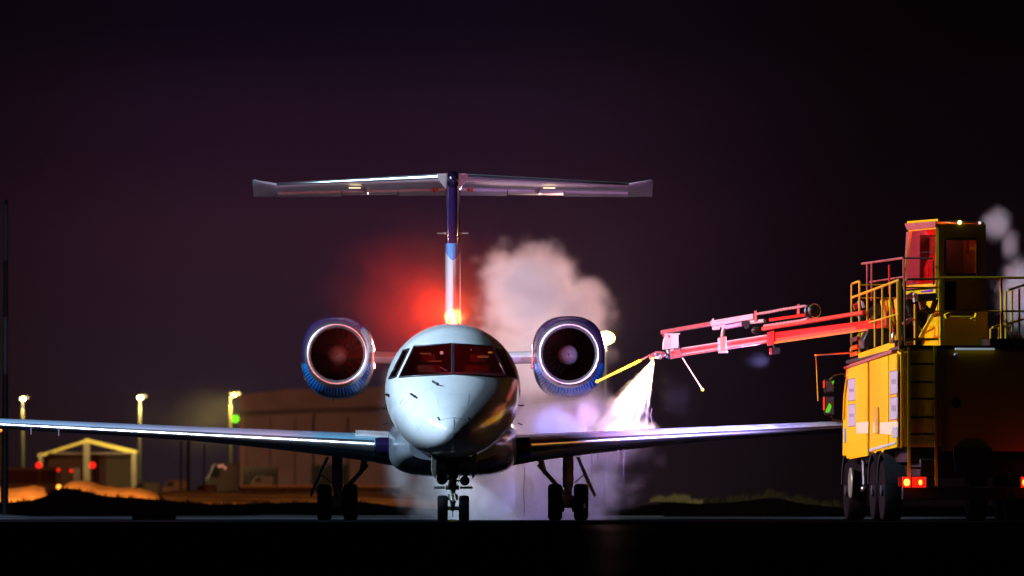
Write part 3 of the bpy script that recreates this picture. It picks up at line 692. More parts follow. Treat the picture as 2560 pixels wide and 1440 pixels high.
pale = pm('pale_stripe', (.90, .80, .48), .35, var=.2, scale=8)  # pale stripe across the side doors
for q in ([(2141, 1057), (2171, 1054), (2171, 1083), (2141, 1084)], [(2183, 1056), (2191, 1055), (2191, 1083), (2183, 1083)], [(2200, 1056), (2245, 1054), (2245, 1070), (2232, 1072), (2228, 1087), (2200, 1084)]):
    flank_panel(q, .004, 'pale_stripe', pale, out=.036)
h_ = MB().prism([FL(u, v, .037) for u, v in ((2191, 1019), (2198, 1018), (2199, 1083), (2192, 1084))], -EX*.035).build('door_handle', pm('handle_paint', (.70, .36, .01), .3), truck, bevel=.008)
sticker = pm('notice_sheet', (.42, .46, .54), .5, var=.08); ink = pm('notice_print', (.22, .25, .32), .6, var=.4, scale=40); rule = pm('notice_border', (.35, .06, .10), .6); ruleg = pm('notice_border_grey', (.16, .19, .18), .6)
for (u0, v0, u1, v1, sl, bc, marks) in ((2120, 949, 2138.5, 1003, -3, ruleg, [(973, 981)]), (2120.5, 1013, 2139, 1067, -3, ruleg, [(1036, 1043)]), (2225, 930, 2244, 987, -4, rule, [(950, 962)]), (2225, 996, 2244, 1051, -4, rule, [(1015, 1030)]), (2232, 1071, 2244.5, 1094, -2, pm('blue_label', (.15, .4, .75), .4), [])):
    s_ = flank_panel([(u0, v0), (u1, v0+sl), (u1, v1+sl), (u0, v1)], .003, 'notice', sticker, out=.037)
    flank_panel([(u0, v0-1.5), (u1, v0-1.5+sl), (u1, v0+.5+sl), (u0, v0+.5)], .004, 'notice_border', bc, s_, out=.037)
    flank_panel([(u0, v1-1), (u1, v1-1+sl), (u1, v1+1+sl), (u0, v1+1)], .004, 'notice_border', bc, s_, out=.037)
    for a, c in marks:
        w = (u1-u0)
        for k in range(3):
            m0, m1 = u0+w*(.22+.21*k), u0+w*(.36+.21*k)
            flank_panel([(m0, a+sl*.4), (m1, a+sl*.5), (m1, c+sl*.5), (m0, c+sl*.4)], .004, 'notice_print', ink, s_, out=.0375)
# driver's cab ahead of the body, its left edge in view
cabp = [FL(u, v, .02) for u, v in ((2107, 1055), (2110, 1000), (2113, 950), (2117, 935), (2119, 925), (2120, 1140), (2106, 1140))]
MB().prism(cabp, EX*2.4).build('driver_cab', yellow, truck, bevel=.02)
MB().tube([FL(2109, 1048, .05), FL(2112, 985, .06), FL(2117, 948, .06)], .022, 8).build('grab_rail', yrail, truck)
flank_panel([(2111, 1072), (2116, 1070), (2116, 1105), (2112, 1107)], .02, 'cab_step_light', pm('blue_label2', (.25, .45, .6), .4), out=.03)
# mirrors on arms
for v0, v1, g0 in ((948, 984, .25), (989, 1040, .8)):
    m_ = MB().prism([RR(u, v, 8.7) for u, v in ((2060, v0), (2086, v0), (2089, v0+6), (2088, v1-5), (2084, v1), (2064, v1), (2061, v1-6))], EY*.10).build('wing_mirror', black, truck, bevel=.01)
    MB().prism([RR(u, v, 8.68) for u, v in ((2064, v0+4), (2084, v0+4), (2084, v1-5), (2066, v1-5))], EY*.015).build('mirror_glass', pm('mirror_glass', (.06, .06, .07), .08, metal=1, var=0), m_)
    MB().prism([RR(u, v, 8.66) for u, v in ((2058, v0+4), (2061.5, v0+4), (2061.5, v1-16), (2058, v1-14))], EY*.02).build('marker_light', em('marker_red', (1, .03, .01), 1.2), m_)
gl = em('green_reflection_glow', (.12, .9, .02), .55)  # green reflections in the mirrors, drawn as glowing patches
MB().prism([RR(u, v, 8.65) for u, v in ((2063, 1028), (2072, 1010), (2075, 1008), (2079, 1016), (2074, 1030), (2066, 1032))], EY*.01).build('green_reflection', gl, truck)
MB().prism([RR(u, v, 8.65) for u, v in ((2079, 953), (2086, 952), (2082, 962))], EY*.01).build('green_reflection', gl, truck)
MB().tube([RR(2086, 938, 8.6), RR(2110, 934, 8.6), FL(2118, 948, .02)], .014, 8).tube([RR(2086, 938, 8.6), RR(2074, 949, 8.6)], .014, 8).build('mirror_arm', steel, truck)
MB().tube([RR(2078, 1040, 8.6), RR(2082, 1050, 8.6), RR(2106, 1053, 8.6)], .016, 8).build('mirror_arm', darkm, truck)
MB().tube([FL(2128, 882, .02), RR(2040, 888, 8.4)], .016, 8).build('gauge_rod', yrail, truck)
MB().tube([RR(2040, 888, 8.4), RR(2045, 1003, 8.4)], .010, 8).ball(RR(2040, 888, 8.4), .024, 6).build('gauge_rod', yrail, truck)
# wheels
def twheel(yl, r=.52, hub=greyp):
    c = T(0.30, yl, r); ax = -EX
    t = MB().lathe(c, ax, [(-.02, r*.6), (-.02, r*.93), (.03, r), (.25, r), (.29, r*.95), (.30, r*.72), (.27, r*.6)], 36).build('truck_wheel', rubber, truck)
    MB().lathe(c, ax, [(.02, r*.6), (.24, r*.59), (.26, r*.55), (.16, r*.40), (.18, r*.2), (.31, r*.18), (.32, r*.08)], 28).build('wheel_rim', pm('rim_grey', (.10, .11, .12), .25, metal=.6), t)
    nb = MB()
    for k in range(10):
        a = 2*math.pi*k/10; p = c+ax*.17+EY*(r*.32*math.cos(a))+Vector((0, 0, r*.32*math.sin(a))); nb.lathe(p, ax, [(0, .018), (.05, .016)], 6)
    nb.build('wheel_nut', steel, t)
    MB().loft([[T(.33, yl+.62*math.cos(a), r+.60*math.sin(a)+.02), T(-.0, yl+.62*math.cos(a), r+.60*math.sin(a)+.02), T(-.01, yl+.66*math.cos(a), r+.64*math.sin(a)+.02), T(.34, yl+.66*math.cos(a), r+.64*math.sin(a)+.02)] for a in [math.pi*(.05+.9*i/14) for i in range(15)]]).build('mudguard', darkm, truck)
for yy in (yl_of(2114)-.0, yl_of(2180), yl_of(2203)): twheel(yy)
for yy in (yl_of(2114), yl_of(2180), yl_of(2203)):
    c = T(WT-.05, yy, .52)
    MB().lathe(c, -EX, [(0, .3), (0, .5), (.05, .52), (.3, .52), (.32, .3)], 28).build('truck_wheel', rubber, truck)
MB().tube([FL(2158, 1150, -.1), FL(2160, 1212, -.1)], .03, 8).ball(FL(2160, 1222, -.1), .06, 8).build('air_tank_pipe', steel, truck)
MB().lathe(FL(2131, 1207, -.05), -EX, [(0, .26), (.03, .27), (.05, .25), (.06, .05)], 24).build('tank_end', pm('tank_olive', (.22, .28, .20), .35, metal=.2), truck)
tbox(.35, .1, .75, WT-.35, ye+.6, 1.05, T).build('chassis', black, truck, bevel=.02)
tbox(.2, .3, 1.0, WT-.2, ye-.4, 1.30, T).build('subframe', black, truck)
# rear bumper, lamps
tbox(.02, -.16, .36, WT+.02, -.02, .58, T).build('rear_bumper', darkm, truck, bevel=.015)
def rbox(u0, v0, u1, v1, yl, dep, name, mat, parent=truck, **kw):
    return MB().prism([RR(u, v, yl) for u, v in ((u0, v1), (u1, v1), (u1, v0), (u0, v0))], EY*dep).build(name, mat, parent, **kw)
tail_red = em('tail_red', (1, .02, .008), .75); tail_hot = em('tail_hot', (1, .30, .03), 5)
for du in (0, 297):
    t_ = rbox(2256+du, 1192, 2316+du, 1219, -.22, .06, 'tail_light', tail_red, bevel=.006)
    MB().ball(RR(2267+du, 1206, -.235), .052, 8, (1, .4, 1.2)).build('tail_bulb', tail_hot, t_)
    MB().ball(RR(2301+du, 1206, -.235), .030, 8, (1, .4, 1.5)).build('tail_bulb', tail_hot, t_)
    rbox(2278+du, 1192, 2280+du, 1219, -.23, .01, 'lens_divider', black, t_)
    lamp('tail_glow', 'POINT', RR(2286+du, 1204, -.45), 1.2, (1, .03, .01), truck, size=.05, off=TC)
rbox(2247, 1193, 2254, 1216, -.20, .05, 'reflector', redp)
rbox(2384, 1120, 2480, 1152, -.12, .1, 'number_plate_box', black); rbox(2388, 1150, 2478, 1178, -.14, .02, 'rear_plate', pm('dark_blue_plate', (.01, .012, .05), .5), truck)
# ladder
lad = MB(); lad.bar(RR(2272, 868, -.14), RR(2273, 1200, -.14), .045, .05).bar(RR(2338, 866, -.14), RR(2341, 1215, -.14), .05, .05)
lad_o = lad.build('ladder', yellow, truck)
for v in (910, 955, 997, 1043, 1085, 1128, 1170):
    MB().bar(RR(2273, v, -.14), RR(2340, v, -.14), .04, .035).build('ladder_rung', darkm, lad_o)
rbox(2388, 870, 2487, 875, -.10, .06, 'work_light_bar', pm('light_bar_diffuser', (.75, .85, .9), .3, emit=(.75, .9, 1), estr=.25), bevel=.006)
MB().lathe(RR(2389, 887, -.03), -EY, [(0, .03), (.04, .032), (.05, .02)], 16).build('reversing_camera', bare, truck)
MB().lathe(RR(2391, 1008, -.01), -EY, [(0, .085), (.02, .085), (.03, .06), (.04, .03)], 24).build('filler_cap', darkm, truck)
rbox(2252, 880, 2256, 1120, -.03, .04, 'corner_post', yellow); 
for q in ((2262, 880, 2345, 1118), (2352, 880, 2612, 1128)): rbox(*q, -.022, .03, 'rear_panel', yellow, bevel=.006)
# deck and railings
tbox(-.02, -.05, 2.90, WT+.03, ye-.35, 2.955).build('deck', darkm, truck)
def rail(pts, r, name='guard_rail', mat=yrail, parent=truck): return MB().tube(pts, r, 8).build(name, mat, parent)
# left side railing along the flank
LR = thing  # (kept short)
lr = rail([FL(2129, 880), FL(2129.5, 712), FL(2132, 709), FL(2148, 703), FL(2149, 706), FL(2149, 882)], .021, 'side_railing')
rail([FL(2130, 744), FL(2250, 699)], .024, 'top_rail', parent=lr); rail([FL(2168, 808), FL(2250, 783)], .016, 'mid_rail', parent=lr)
for u, v0, v1 in ((2168, 730, 874), (2187, 723, 868), (2206, 716, 862), (2226, 708, 856), (2244, 701, 850)): rail([FL(u, v0), FL(u+.5, v1)], .018, 'rail_post', parent=lr)
MB().bar(FL(2249, 697), FL(2250, 880), .05, .05).build('corner_rail_post', yrail, lr)
MB().prism([FL(u, v, .0) for u, v in ((2150, 884), (2228, 857), (2228, 875), (2150, 896))], -EX*.03).build('toe_board', yellow, lr)
MB().prism([FL(u, v, .0) for u, v in ((2228, 860), (2242, 858), (2242, 868), (2228, 872))], -EX*.04).build('toe_board', yellow, lr)
for a, mt in ((842, redp), (863, yellow), (879, yellow)):
    MB().prism([FL(u, v, .0) for u, v in ((2129, a+4), (2147, a-2), (2147, a+9), (2129, a+14))], -EX*.03).build('hatch_panel', mt, truck)
rail([RR(2150, 712, 5.0), RR(2216, 712, 5.0)], .012, 'cross_rail', parent=lr); rail([RR(2150, 745, 5.0), RR(2240, 745, 5.0)], .010, 'cross_rail', parent=lr)
# rear gate and right part of the platform railing
rg = rail([RR(2262, 868, .02), RR(2262, 705, .02), RR(2268, 698, .02), RR(2348, 697, .02)], .020, 'rear_gate', pm('brown_rail', (.30, .10, .03), .4))
rail([RR(2264, 719, .02), RR(2350, 719, .02)], .014, 'gate_bar', parent=rg); rail([RR(2264, 848, .02), RR(2346, 848, .02)], .020, 'gate_bar', parent=rg)
rail([RR(2288, 760, .3), RR(2288, 862, .3)], .022, 'gate_post', parent=rg); rail([RR(2295, 778, .02), RR(2350, 778, .02)], .014, 'gate_bar', parent=rg)
rr_ = MB().bar(RR(2354, 694, -.02), RR(2355, 868, -.02), .055, .05).build('rear_railing', yrail, truck)
rail([RR(2354, 695, .02), RR(2640, 694, .02)], .022, 'top_rail', parent=rr_); rail([RR(2354, 778, .02), RR(2640, 778, .02)], .016, 'mid_rail', parent=rr_)
rail([RR(2503, 695, .02), RR(2504, 846, .02)], .022, 'rail_post', parent=rr_)
rs = rail([RR(2477, 846, .6), RR(2477, 822, .6), RR(2481, 819, .6), RR(2600, 787, 1.6)], .022, 'stair_railing')
rail([RR(2515, 846, .8), RR(2515, 730, .8), RR(2519, 726, .8), RR(2600, 700, 1.8)], .022, 'top_rail', parent=rs)
for u in (2497, 2530, 2548, 2566): rail([RR(u, 846, 1.0), RR(u, 722 if u > 2500 else 818, 1.0)], .020, 'rail_post', parent=rs)
rbox(2475, 846, 2620, 870, .1, 1.8, 'step_box', darkm)
# operator cab on the turret, slewed towards the aircraft
cy0 = 4.2
K0 = RR(2345, 700, cy0)
def CB(u, v, side=0.0):
    "rear face of the slewed operator cab"
    yy = K0.y+(u-2345)/146*.42; return P(u, v, yy)
def CL(u, v):
    "left face of the slewed cab: recedes to the left"
    yy = K0.y+(2345-u)/146*1.9; return P(u, v, yy)
ox = (CB(2460, 700)-CB(2345, 700)); ox.z = 0; oy = (CL(2265, 700)-CL(2345, 700)); oy.z = 0
cab = MB().prism([CB(2347, 862), CB(2460, 862), CB(2460, 562), CB(2347, 556)], oy*.05)
# rear wall built as a frame round the window
def fr_rect(mb, fn, o, i, ext):
    (u0, v0, u1, v1), (a0, b0, a1, b1) = o, i
    for q in ((u0, v0, u1, b0), (u0, b1, u1, v1), (u0, b0, a0, b1), (a1, b0, u1, b1)): mb.prism([fn(q[0], q[3]), fn(q[2], q[3]), fn(q[2], q[1]), fn(q[0], q[1])], ext)
    return mb
cab = fr_rect(MB(), CB, (2347, 560, 2460, 700), (2362, 598, 2442, 686), oy*.05)
cab.prism([CB(2347, 866), CB(2460, 866), CB(2460, 700), CB(2347, 700)], oy*.05)
cab.prism([CB(2460, 866), CB(2460, 560), CB(2460, 560)+oy*.9, CB(2460, 866)+oy*1.1], ox.normalized()*.04)
cab_o = cab.build('operator_cab', yellow, truck, bevel=.006)
MB().prism([CB(u, v)+oy*.02 for u, v in ((2360, 688), (2444, 688), (2444, 596), (2360, 596))], oy*.004).build('cab_window', cab_glass, cab_o)
b = MB(); pts = [CB(u, v)-oy*.01 for u, v in ((2366, 598), (2438, 598), (2442, 602), (2442, 682), (2438, 686), (2366, 686), (2362, 682), (2362, 602), (2366, 598))]
b.tube(pts, .018, 6); b.build('window_seal', black, cab_o)
MB().prism([CB(u, v)-oy*.012 for u, v in ((2362, 775), (2390, 775), (2390, 704), (2362, 704))], oy*.01).build('lower_window', pm('dark_window', (.008, .01, .02), .08, coat=1), cab_o)
MB().prism([CL(2268, 559)-ox*.06, CL(2345, 553)-ox*.06, CL(2345, 568)-ox*.06, CL(2274, 575)-ox*.06], ox*.03).build('cab_roof_fascia', pinkp, cab_o, bevel=.004)
for u, v in ((2288, 566.5), (2308, 564.5), (2326, 562.5), (2334, 562)): MB().ball(CL(u, v)-ox*.065, .008, 5).build('fascia_bolt', black, cab_o)
MB().prism([CL(2268, 559), CL(2345, 553), CB(2460, 560), CB(2460, 560)+oy], (0, 0, .04)).build('cab_roof', yellow, cab_o)
side_fr = MB()
side_fr.bar(CL(2343.5, 560), CL(2342, 745), .05, .05).bar(CL(2277, 577), CL(2258, 715), .035, .05).bar(CL(2274, 575), CL(2343, 569), .05, .04).bar(CL(2262, 717), CL(2343, 712), .06, .05)
side_fr.build('cab_side_frame', yrail, cab_o)
MB().prism([CL(2262, 728), CL(2343, 722), CL(2343, 790), CL(2300, 745), CL(2262, 748)], ox*.04).build('cab_side_panel', yellow, cab_o)
sg_m, sgn, sgb = new_mat('cab_side_glass')       # reflective tinted pane
sgb.inputs['Base Color'].default_value = (.03, .008, .010, 1); sgb.inputs['Roughness'].default_value = .22; sgb.inputs['Coat Weight'].default_value = 1; sgb.inputs['Coat Roughness'].default_value = .05
tint_g = glass_mat('cab_side_glass', (.85, .55, .55))
MB().prism([CL(2277, 577), CL(2343, 571), CL(2342, 712), CL(2262, 717)], ox*.006).build('cab_side_window', tint_g, cab_o)
# inside the operator cab: red trim, seat and console added for the glass reflection
red_in = pm('cab_reflection_red', (.75, .03, .02), .5, var=.25, scale=4)
D1 = Vector((0, .22, 0)); D2 = Vector((0, .75, 0))
MB().prism([CL(2296, 722)+D1, CL(2343, 716)+D1, CL(2343, 628)+D1, CL(2326, 640)+D1, CL(2306, 672)+D1, CL(2298, 690)+D1], (0, .08, 0)).build('cab_seat', red_in, cab_o, bevel=.02)
MB().prism([CL(2262, 722)+D2, CL(2345, 716)+D2, CL(2345, 570)+D2, CL(2270, 577)+D2], (0, .02, 0)).build('cab_inner_wall', pm('cab_lining', (.30, .07, .09), .6), cab_o)
MB().prism([CL(2308, 690)+D1*2, CL(2342, 690)+D1*2, CL(2342, 590)+D1*2, CL(2322, 592)+D1*2], (0, .06, 0)).build('cab_console', pm('cab_console', (.45, .10, .09), .5), cab_o, bevel=.02)
MB().prism([CB(2350, 700)+oy*.62, CB(2456, 700)+oy*.62, CB(2456, 585)+oy*.62, CB(2350, 585)+oy*.62], oy*.02).build('cab_reflection_panel', pm('reflection_grey', (.30, .22, .23), .6, var=.5, scale=3), cab_o)  # panel added behind the rear pane for its pale reflections
lamp('cab_rear_fill', 'POINT', CB(2400, 575)+oy*.35, 2.2, (1, .30, .30), truck, size=.05, off=TC)  # unseen lamp added to brighten the rear pane
rbox(2416, 600, 2423, 634, cy0+.5, .02, 'roof_cable', redp, cab_o)
lamp('cab_reflection_lamp', 'POINT', CL(2296, 588)+Vector((0, .22, 0)), 9, (1, .05, .03), truck, size=.06, off=TC)  # unseen red lamp added for the red reflected in the side glass
MB().bar(CL(2300, 632)-ox*.01, CL(2343, 628)-ox*.01, .015, .012).build('wiper', black, cab_o)
MB().ball(CB(2399, 556), .035, 8).build('roof_marker', em('roof_marker', (.8, .95, .6), 2.5), cab_o)
MB().ball(CB(2449, 557), .025, 8).build('roof_marker', em('roof_marker2', (.9, .8, 1), 1.0), cab_o)
# small pink railing on the boom pedestal
pr = rail([RR(2155, 659.5, 5.6), RR(2258, 645, 4.8)], .022, 'pedestal_railing', pinkp)
rail([RR(2175, 705, 5.6), RR(2259, 692, 4.8)], .016, 'mid_rail', pinkp, pr)
for u, v0, v1 in ((2168, 660, 736), (2179, 658, 752), (2223, 662, 735), (2259, 646, 698)): rail([RR(u, v0, 5.4-(u-2168)*.008), RR(u, v1, 5.4-(u-2168)*.008)], .017, 'rail_post', pinkp if u != 2223 else redp, pr)
gr2 = rail([RR(2262, 645, 4.2), RR(2332, 646, 4.0), RR(2333, 652, 4.0), RR(2334, 712, 4.0)], .016, 'cab_front_rail', darkm)
# turret, pedestal and braces on deck
MB().lathe(T(1.0, 5.2, 2.85), (0, 0, 1), [(0, .55), (.25, .55), (.26, .45), (.8, .42)], 28).build('turret', darkm, truck)
def dbox(q, y0, dep, nm, mt, **kw): return MB().prism([RR(u, v, y0) for u, v in q], EY*dep).build(nm, mt, truck, **kw)
MB().prism([FL(u, v, -0.9) for u, v in [(2300, 866), (2340, 866), (2340, 798), (2332, 795), (2300, 840)]], EX*.08).build('support_bracket', yellow, truck, bevel=.006)
MB().prism([FL(u, v, -0.85) for u, v in [(2262, 842), (2330, 812), (2332, 820), (2262, 852)]], EX*.08).build('support_beam', yellow, truck, bevel=.006)
dbox([(2298, 842), (2330, 785), (2340, 782), (2340, 788), (2334, 792), (2306, 846)], 1.9, .15, 'diagonal_strut', yellow, bevel=.006)
for k, q in enumerate(([(2200, 752), (2205, 747), (2218, 800), (2224, 822), (2214, 822)], [(2212, 750), (2222, 747), (2228, 808), (2222, 810)], [(2234, 746), (2244, 744), (2244, 805), (2240, 800)], [(2206, 752), (2212, 750), (2236, 812), (2224, 822), (2212, 790)])):
    MB().prism([FL(u, v, -.30-.05*k) for u, v in q], EX*.05).build('warning_plate', yellow if k != 2 else yrail, truck)
for q in ([(2205, 747), (2208, 746), (2222, 822), (2218, 822)],): MB().prism([FL(u, v, -.28) for u, v in q], EX*.01).build('red_stripe', redp, truck)
MB().prism([FL(u, v, -0.35) for u, v in [(2173, 822), (2180, 805), (2200, 806), (2220, 822)]], EX*.08).build('pedestal_cover', yellow, truck, bevel=.006)
dbox([(2172, 822), (2246, 818), (2246, 852), (2160, 872), (2158, 850)], 4.4, .6, 'pedestal_base', darkm, bevel=.02)
MB().prism([FL(u, v, -0.3) for u, v in [(2142, 838), (2168, 824), (2168, 832), (2158, 846), (2146, 846)]], EX*.08).build('hinge_bracket', yellow, truck, bevel=.006)
dbox([(2134, 762), (2150, 752), (2152, 770), (2138, 776)], 6.6, .2, 'striped_block', redp, bevel=.01); dbox([(2144, 753), (2150, 751), (2152, 770), (2147, 772)], 6.55, .05, 'striped_block', greyp)
dbox([(2154, 752), (2158, 753), (2163, 768), (2157, 770)], 6.4, .1, 'white_bracket', greyp)
dbox([(2150, 780), (2180, 770), (2196, 756), (2204, 768), (2200, 790), (2160, 800), (2148, 792)], 6.0, .5, 'slew_motor', darkm, bevel=.03)
dbox([(2172, 800), (2182, 788), (2187, 790), (2177, 803)], 5.0, .1, 'hose_coupling', bare, bevel=.008)
dbox([(2230, 772), (2244, 770), (2244, 780), (2232, 782)], 4.2, .1, 'red_valve', redp)
dbox([(2264, 740), (2282, 728), (2283, 745), (2266, 750)], 2.6, .2, 'pale_block', pinkp, bevel=.01)
dbox([(2284, 733), (2290, 731), (2296, 738), (2296, 752), (2286, 756)], 2.4, .2, 'white_casting', greyp, bevel=.01)
dbox([(2290, 735), (2340, 732), (2344, 742), (2336, 752), (2296, 754)], 2.6, .4, 'pump_housing', darkm, bevel=.02)
dbox([(2298, 752), (2318, 750), (2314, 772), (2302, 776)], 2.7, .2, 'copper_drum', pm('copper_drum', (.20, .06, .03), .4), bevel=.02)
dbox([(2303, 728), (2330, 723), (2334, 724), (2332, 730), (2303, 732)], 2.5, .05, 'violet_strip', em('violet_strip', (.35, .06, .75), .55))
for a, c_, mt in (((2266, 752), (2300, 836), darkm), ((2340, 748), (2322, 800), pm('brown_pipe', (.05, .03, .015), .5)), ((2272, 780), (2300, 812), darkm), ((2312, 776), (2340, 792), darkm)):
    MB().tube([RR(*a, 2.9), RR(*c_, 2.9)], .05, 10).build('hydraulic_pipe', mt, truck)
dbox([(2256, 808), (2270, 796), (2284, 794), (2282, 800), (2264, 816)], 2.4, .15, 'pale_valve_block', pinkp, bevel=.01)
dbox([(2264, 856), (2282, 853), (2282, 866), (2266, 866)], 1.6, .2, 'orange_cover', orangep, bevel=.006)
MB().lathe(RR(2234, 856, 3.6), (0, 0, 1), [(0, .03), (.05, .045), (.12, .045), (.17, .02)], 14).build('filter_bowl', bare, truck)
MB().tube([RR(2234, 848, 3.6), RR(2233, 812, 3.6)], .012, 6).build('filter_pipe', redp, truck)
dbox([(2362, 786), (2374, 780), (2382, 781), (2370, 796), (2366, 796)], 1.0, .2, 'hook_bracket', yellow, bevel=.006)
dbox([(2441, 782), (2470, 780), (2470, 790), (2444, 792), (2444, 804), (2438, 804), (2438, 797), (2428, 797), (2430, 794), (2438, 792)], 1.0, .2, 'hook_bracket', yellow, bevel=.006)
rbox(2358, 790, 2470, 868, 1.3, 1.5, 'pump_cabinet', yellow, bevel=.01)
# ------------------------------------------------------------------ boom
yb = lambda u: 9.2+(2130-u)*(15.2-9.2)/480.0
B = lambda u, v, dy=0.0: P(u, v, yb(u)+dy)
boom = MB()
q0 = [B(1918, 833, -.08), B(1918, 833, .16), B(1920, 860, .16), B(1920, 860, -.08)]; q1 = [B(2215, 795, -.08), B(2215, 795, .16), B(2215, 819, .16), B(2215, 819, -.08)]
boom.loft([q0, q1]); bo = boom.build('boom', redp, truck, bevel=.012)
MB().loft([[B(1918, 857, -.11), B(1918, 857, -.07), B(1918, 862, -.07), B(1918, 862, -.11)], [B(2170, 821, -.11), B(2170, 821, -.07), B(2170, 826, -.07), B(2170, 826, -.11)]]).build('boom_flange', pm('orange_edge', (.85, .28, .05), .35), bo)
MB().loft([[B(1940, 846, -.10), B(1940, 846, -.07), B(1940, 855, -.07), B(1940, 855, -.10)], [B(2140, 816, -.10), B(2140, 816, -.07), B(2140, 825, -.07), B(2140, 825, -.10)]]).build('boom_side_rib', pm('pale_red', (.74, .11, .05), .35), bo)
MB().tube([B(1908, 822), B(2160, 781)], .040, 12).build('top_tube', pm('salmon_tube', (.68, .08, .04), .35, coat=.1), bo)
MB().prism([B(1918, 831, -.12), B(1936, 826, -.12), B(1935, 862, -.12), B(1919, 865, -.12)], (0, .3, 0)).build('boom_collar', redp, bo, bevel=.01)
ib = MB().loft([[B(1674, 874, -.06), B(1674, 874, .12), B(1676, 896, .12), B(1676, 896, -.06)], [B(1920, 836, -.06), B(1920, 836, .12), B(1920, 858, .12), B(1920, 858, -.06)]]).build('inner_boom', pinkp, bo, bevel=.01)
for k, dv in enumerate((-1.5, 6, 13)):
    MB().loft([[B(1706, 869+dv*1.0+2, -.075), B(1706, 869+dv+2, -.055), B(1706, 872+dv+2, -.055), B(1706, 872+dv+2, -.075)], [B(1916, 838+dv, -.075), B(1916, 838+dv, -.055), B(1916, 841+dv, -.055), B(1916, 841+dv, -.075)]]).build('boom_guide_strip', redp if k == 1 else greyp, ib)
MB().prism([B(1674, 876, -.09), B(1701, 871, -.09), B(1703, 893, -.09), B(1676, 898, -.09)], (0, .22, 0)).build('end_bracket', pinkp, bo, bevel=.01)
MB().prism([B(1796, 844, -.12), B(1816, 841, -.12), B(1816, 878, -.12), B(1796, 880, -.12)], (0, .26, 0)).build('boom_clamp', pm('salmon_plate', (.75, .30, .25), .35), bo, bevel=.01)
for v in (846, 854, 863, 871): MB().prism([B(1794, v, -.13), B(1800, v-1, -.13), B(1800, v+6, -.13), B(1794, v+7, -.13)], (0, .05, 0)).build('clamp_pad', greyp, bo, bevel=.004)
MB().prism([B(1796, 879, -.13), B(1820, 877, -.13), B(1820, 882, -.13), B(1796, 883, -.13)], (0, .28, 0)).build('clamp_foot', greyp, bo, bevel=.004)
MB().tube([B(1806, 842), B(1808, 826), B(1812, 812)], .035, 8).tube([B(1798, 816), B(1817, 814)], .03, 8).build('clamp_bracket', greyp, bo)
MB().prism([B(1780, 797, -.05), B(1785, 796, -.05), B(1786, 824, -.05), B(1781, 824, -.05)], (0, .1, 0)).build('clamp_plate', greyp, bo)
MB().prism([B(1782, 816, -.06), B(1800, 814, -.06), B(1800, 824, -.06), B(1782, 825, -.06)], (0, .12, 0)).build('clamp_arm', greyp, bo, bevel=.005)
MB().bar(B(1657, 831), B(1782, 809), .10, .075).build('upper_tube', pinkp, bo, bevel=.01)
MB().bar(B(1782, 809), B(1888, 791), .10, .10).build('upper_tube', pm('pale_blue_tube', (.60, .52, .60), .35), bo, bevel=.01)
MB().bar(B(1659, 830), B(1659, 842), .04, .05).build('tube_end', pinkp, bo)
for u0, v0, v1 in ((1889, 776, 805), (1996, 760, 786)): MB().prism([B(u0-3, v0+1, -.1), B(u0+3, v0, -.1), B(u0+3, v1-1, -.1), B(u0-3, v1, -.1)], (0, .2, 0)).build('tube_flange', pinkp, bo, bevel=.004)
bx = MB().prism([B(1663, 838, -.16), B(1677, 836, -.16), B(1677, 872, -.16), B(1657, 874, -.16), B(1658, 856, -.16)], (0, .35, 0)).build('valve_box', pm('pink_box', (.72, .48, .50), .4), bo, bevel=.006)
MB().prism([B(1677, 836, -.165), B(1696, 835, -.165), B(1696, 870, -.165), B(1677, 872, -.165)], (0, .355, 0)).build('valve_box_panel', pm('box_panel', (.62, .66, .72), .35), bx, bevel=.006)
MB().prism([B(1661, 834, -.18), B(1700, 833, -.18), B(1700, 836, -.18), B(1661, 838, -.18)], (0, .38, 0)).build('valve_box_lid', greyp, bx)
MB().prism([B(1670, 838, -.175), B(1674, 838, -.175), B(1674, 844, -.175), B(1671, 844, -.175)], (0, .02, 0)).build('red_tag', redp, bx)
rail([B(1698, 858, -.1), B(1699, 873, -.1), B(1694, 873, -.1)], .008, 'drain_tube', geargrey, bx)
# corrugated hose loop and hose reel
hp = [(1893, 785), (1925, 780), (1960, 773), (1995, 768), (2012, 765), (2019, 767), (2023, 775), (2023, 788), (2019, 797), (2005, 801), (1970, 806), (1930, 812), (1908, 815)]
path = []
for i in range(len(hp)-1):
    for t in range(9): path.append(B(hp[i][0]+(hp[i+1][0]-hp[i][0])*t/9, hp[i][1]+(hp[i+1][1]-hp[i][1])*t/9, -.06))
MB().tube(path, [.019 if k % 2 else .028 for k in range(len(path))], 10).build('corrugated_hose', pm('hose', (.50, .30, .30), .35), bo)
MB().tube([B(u, v, .03) for u, v in ((1893, 783), (1960, 770), (2014, 762), (2022, 780), (2020, 796))], .014, 8).build('hydraulic_hose', black, bo)
MB().bar(B(1926, 800), B(2018, 787), .06, .05).build('hydraulic_ram', redp, bo)
rd = (B(2060, 771)-B(2024, 779)).normalized()
MB().lathe(B(2022, 780), rd, [(0, .07), (.02, .11), (.05, .11), (.07, .085), (.09, .12), (.12, .12), (.14, .09), (.17, .12), (.20, .12), (.24, .10), (.28, .02)], 24).build('hose_reel', black, bo)
MB().lathe(B(2026, 779)-rd*.012, rd, [(0, .11), (.02, .125), (.04, .11)], 24).build('reel_ring', bare, bo)
MB().lathe(B(2035, 777), rd, [(0, .118), (.015, .13), (.03, .118)], 24).build('reel_ring', bare, bo)
MB().prism([B(1857, 804, -.1), B(1873, 802, -.1), B(1874, 817, -.1), B(1866, 823, -.1), B(1859, 814, -.1)], (0, .15, 0)).build('cylinder_bracket', darkm, bo, bevel=.01)
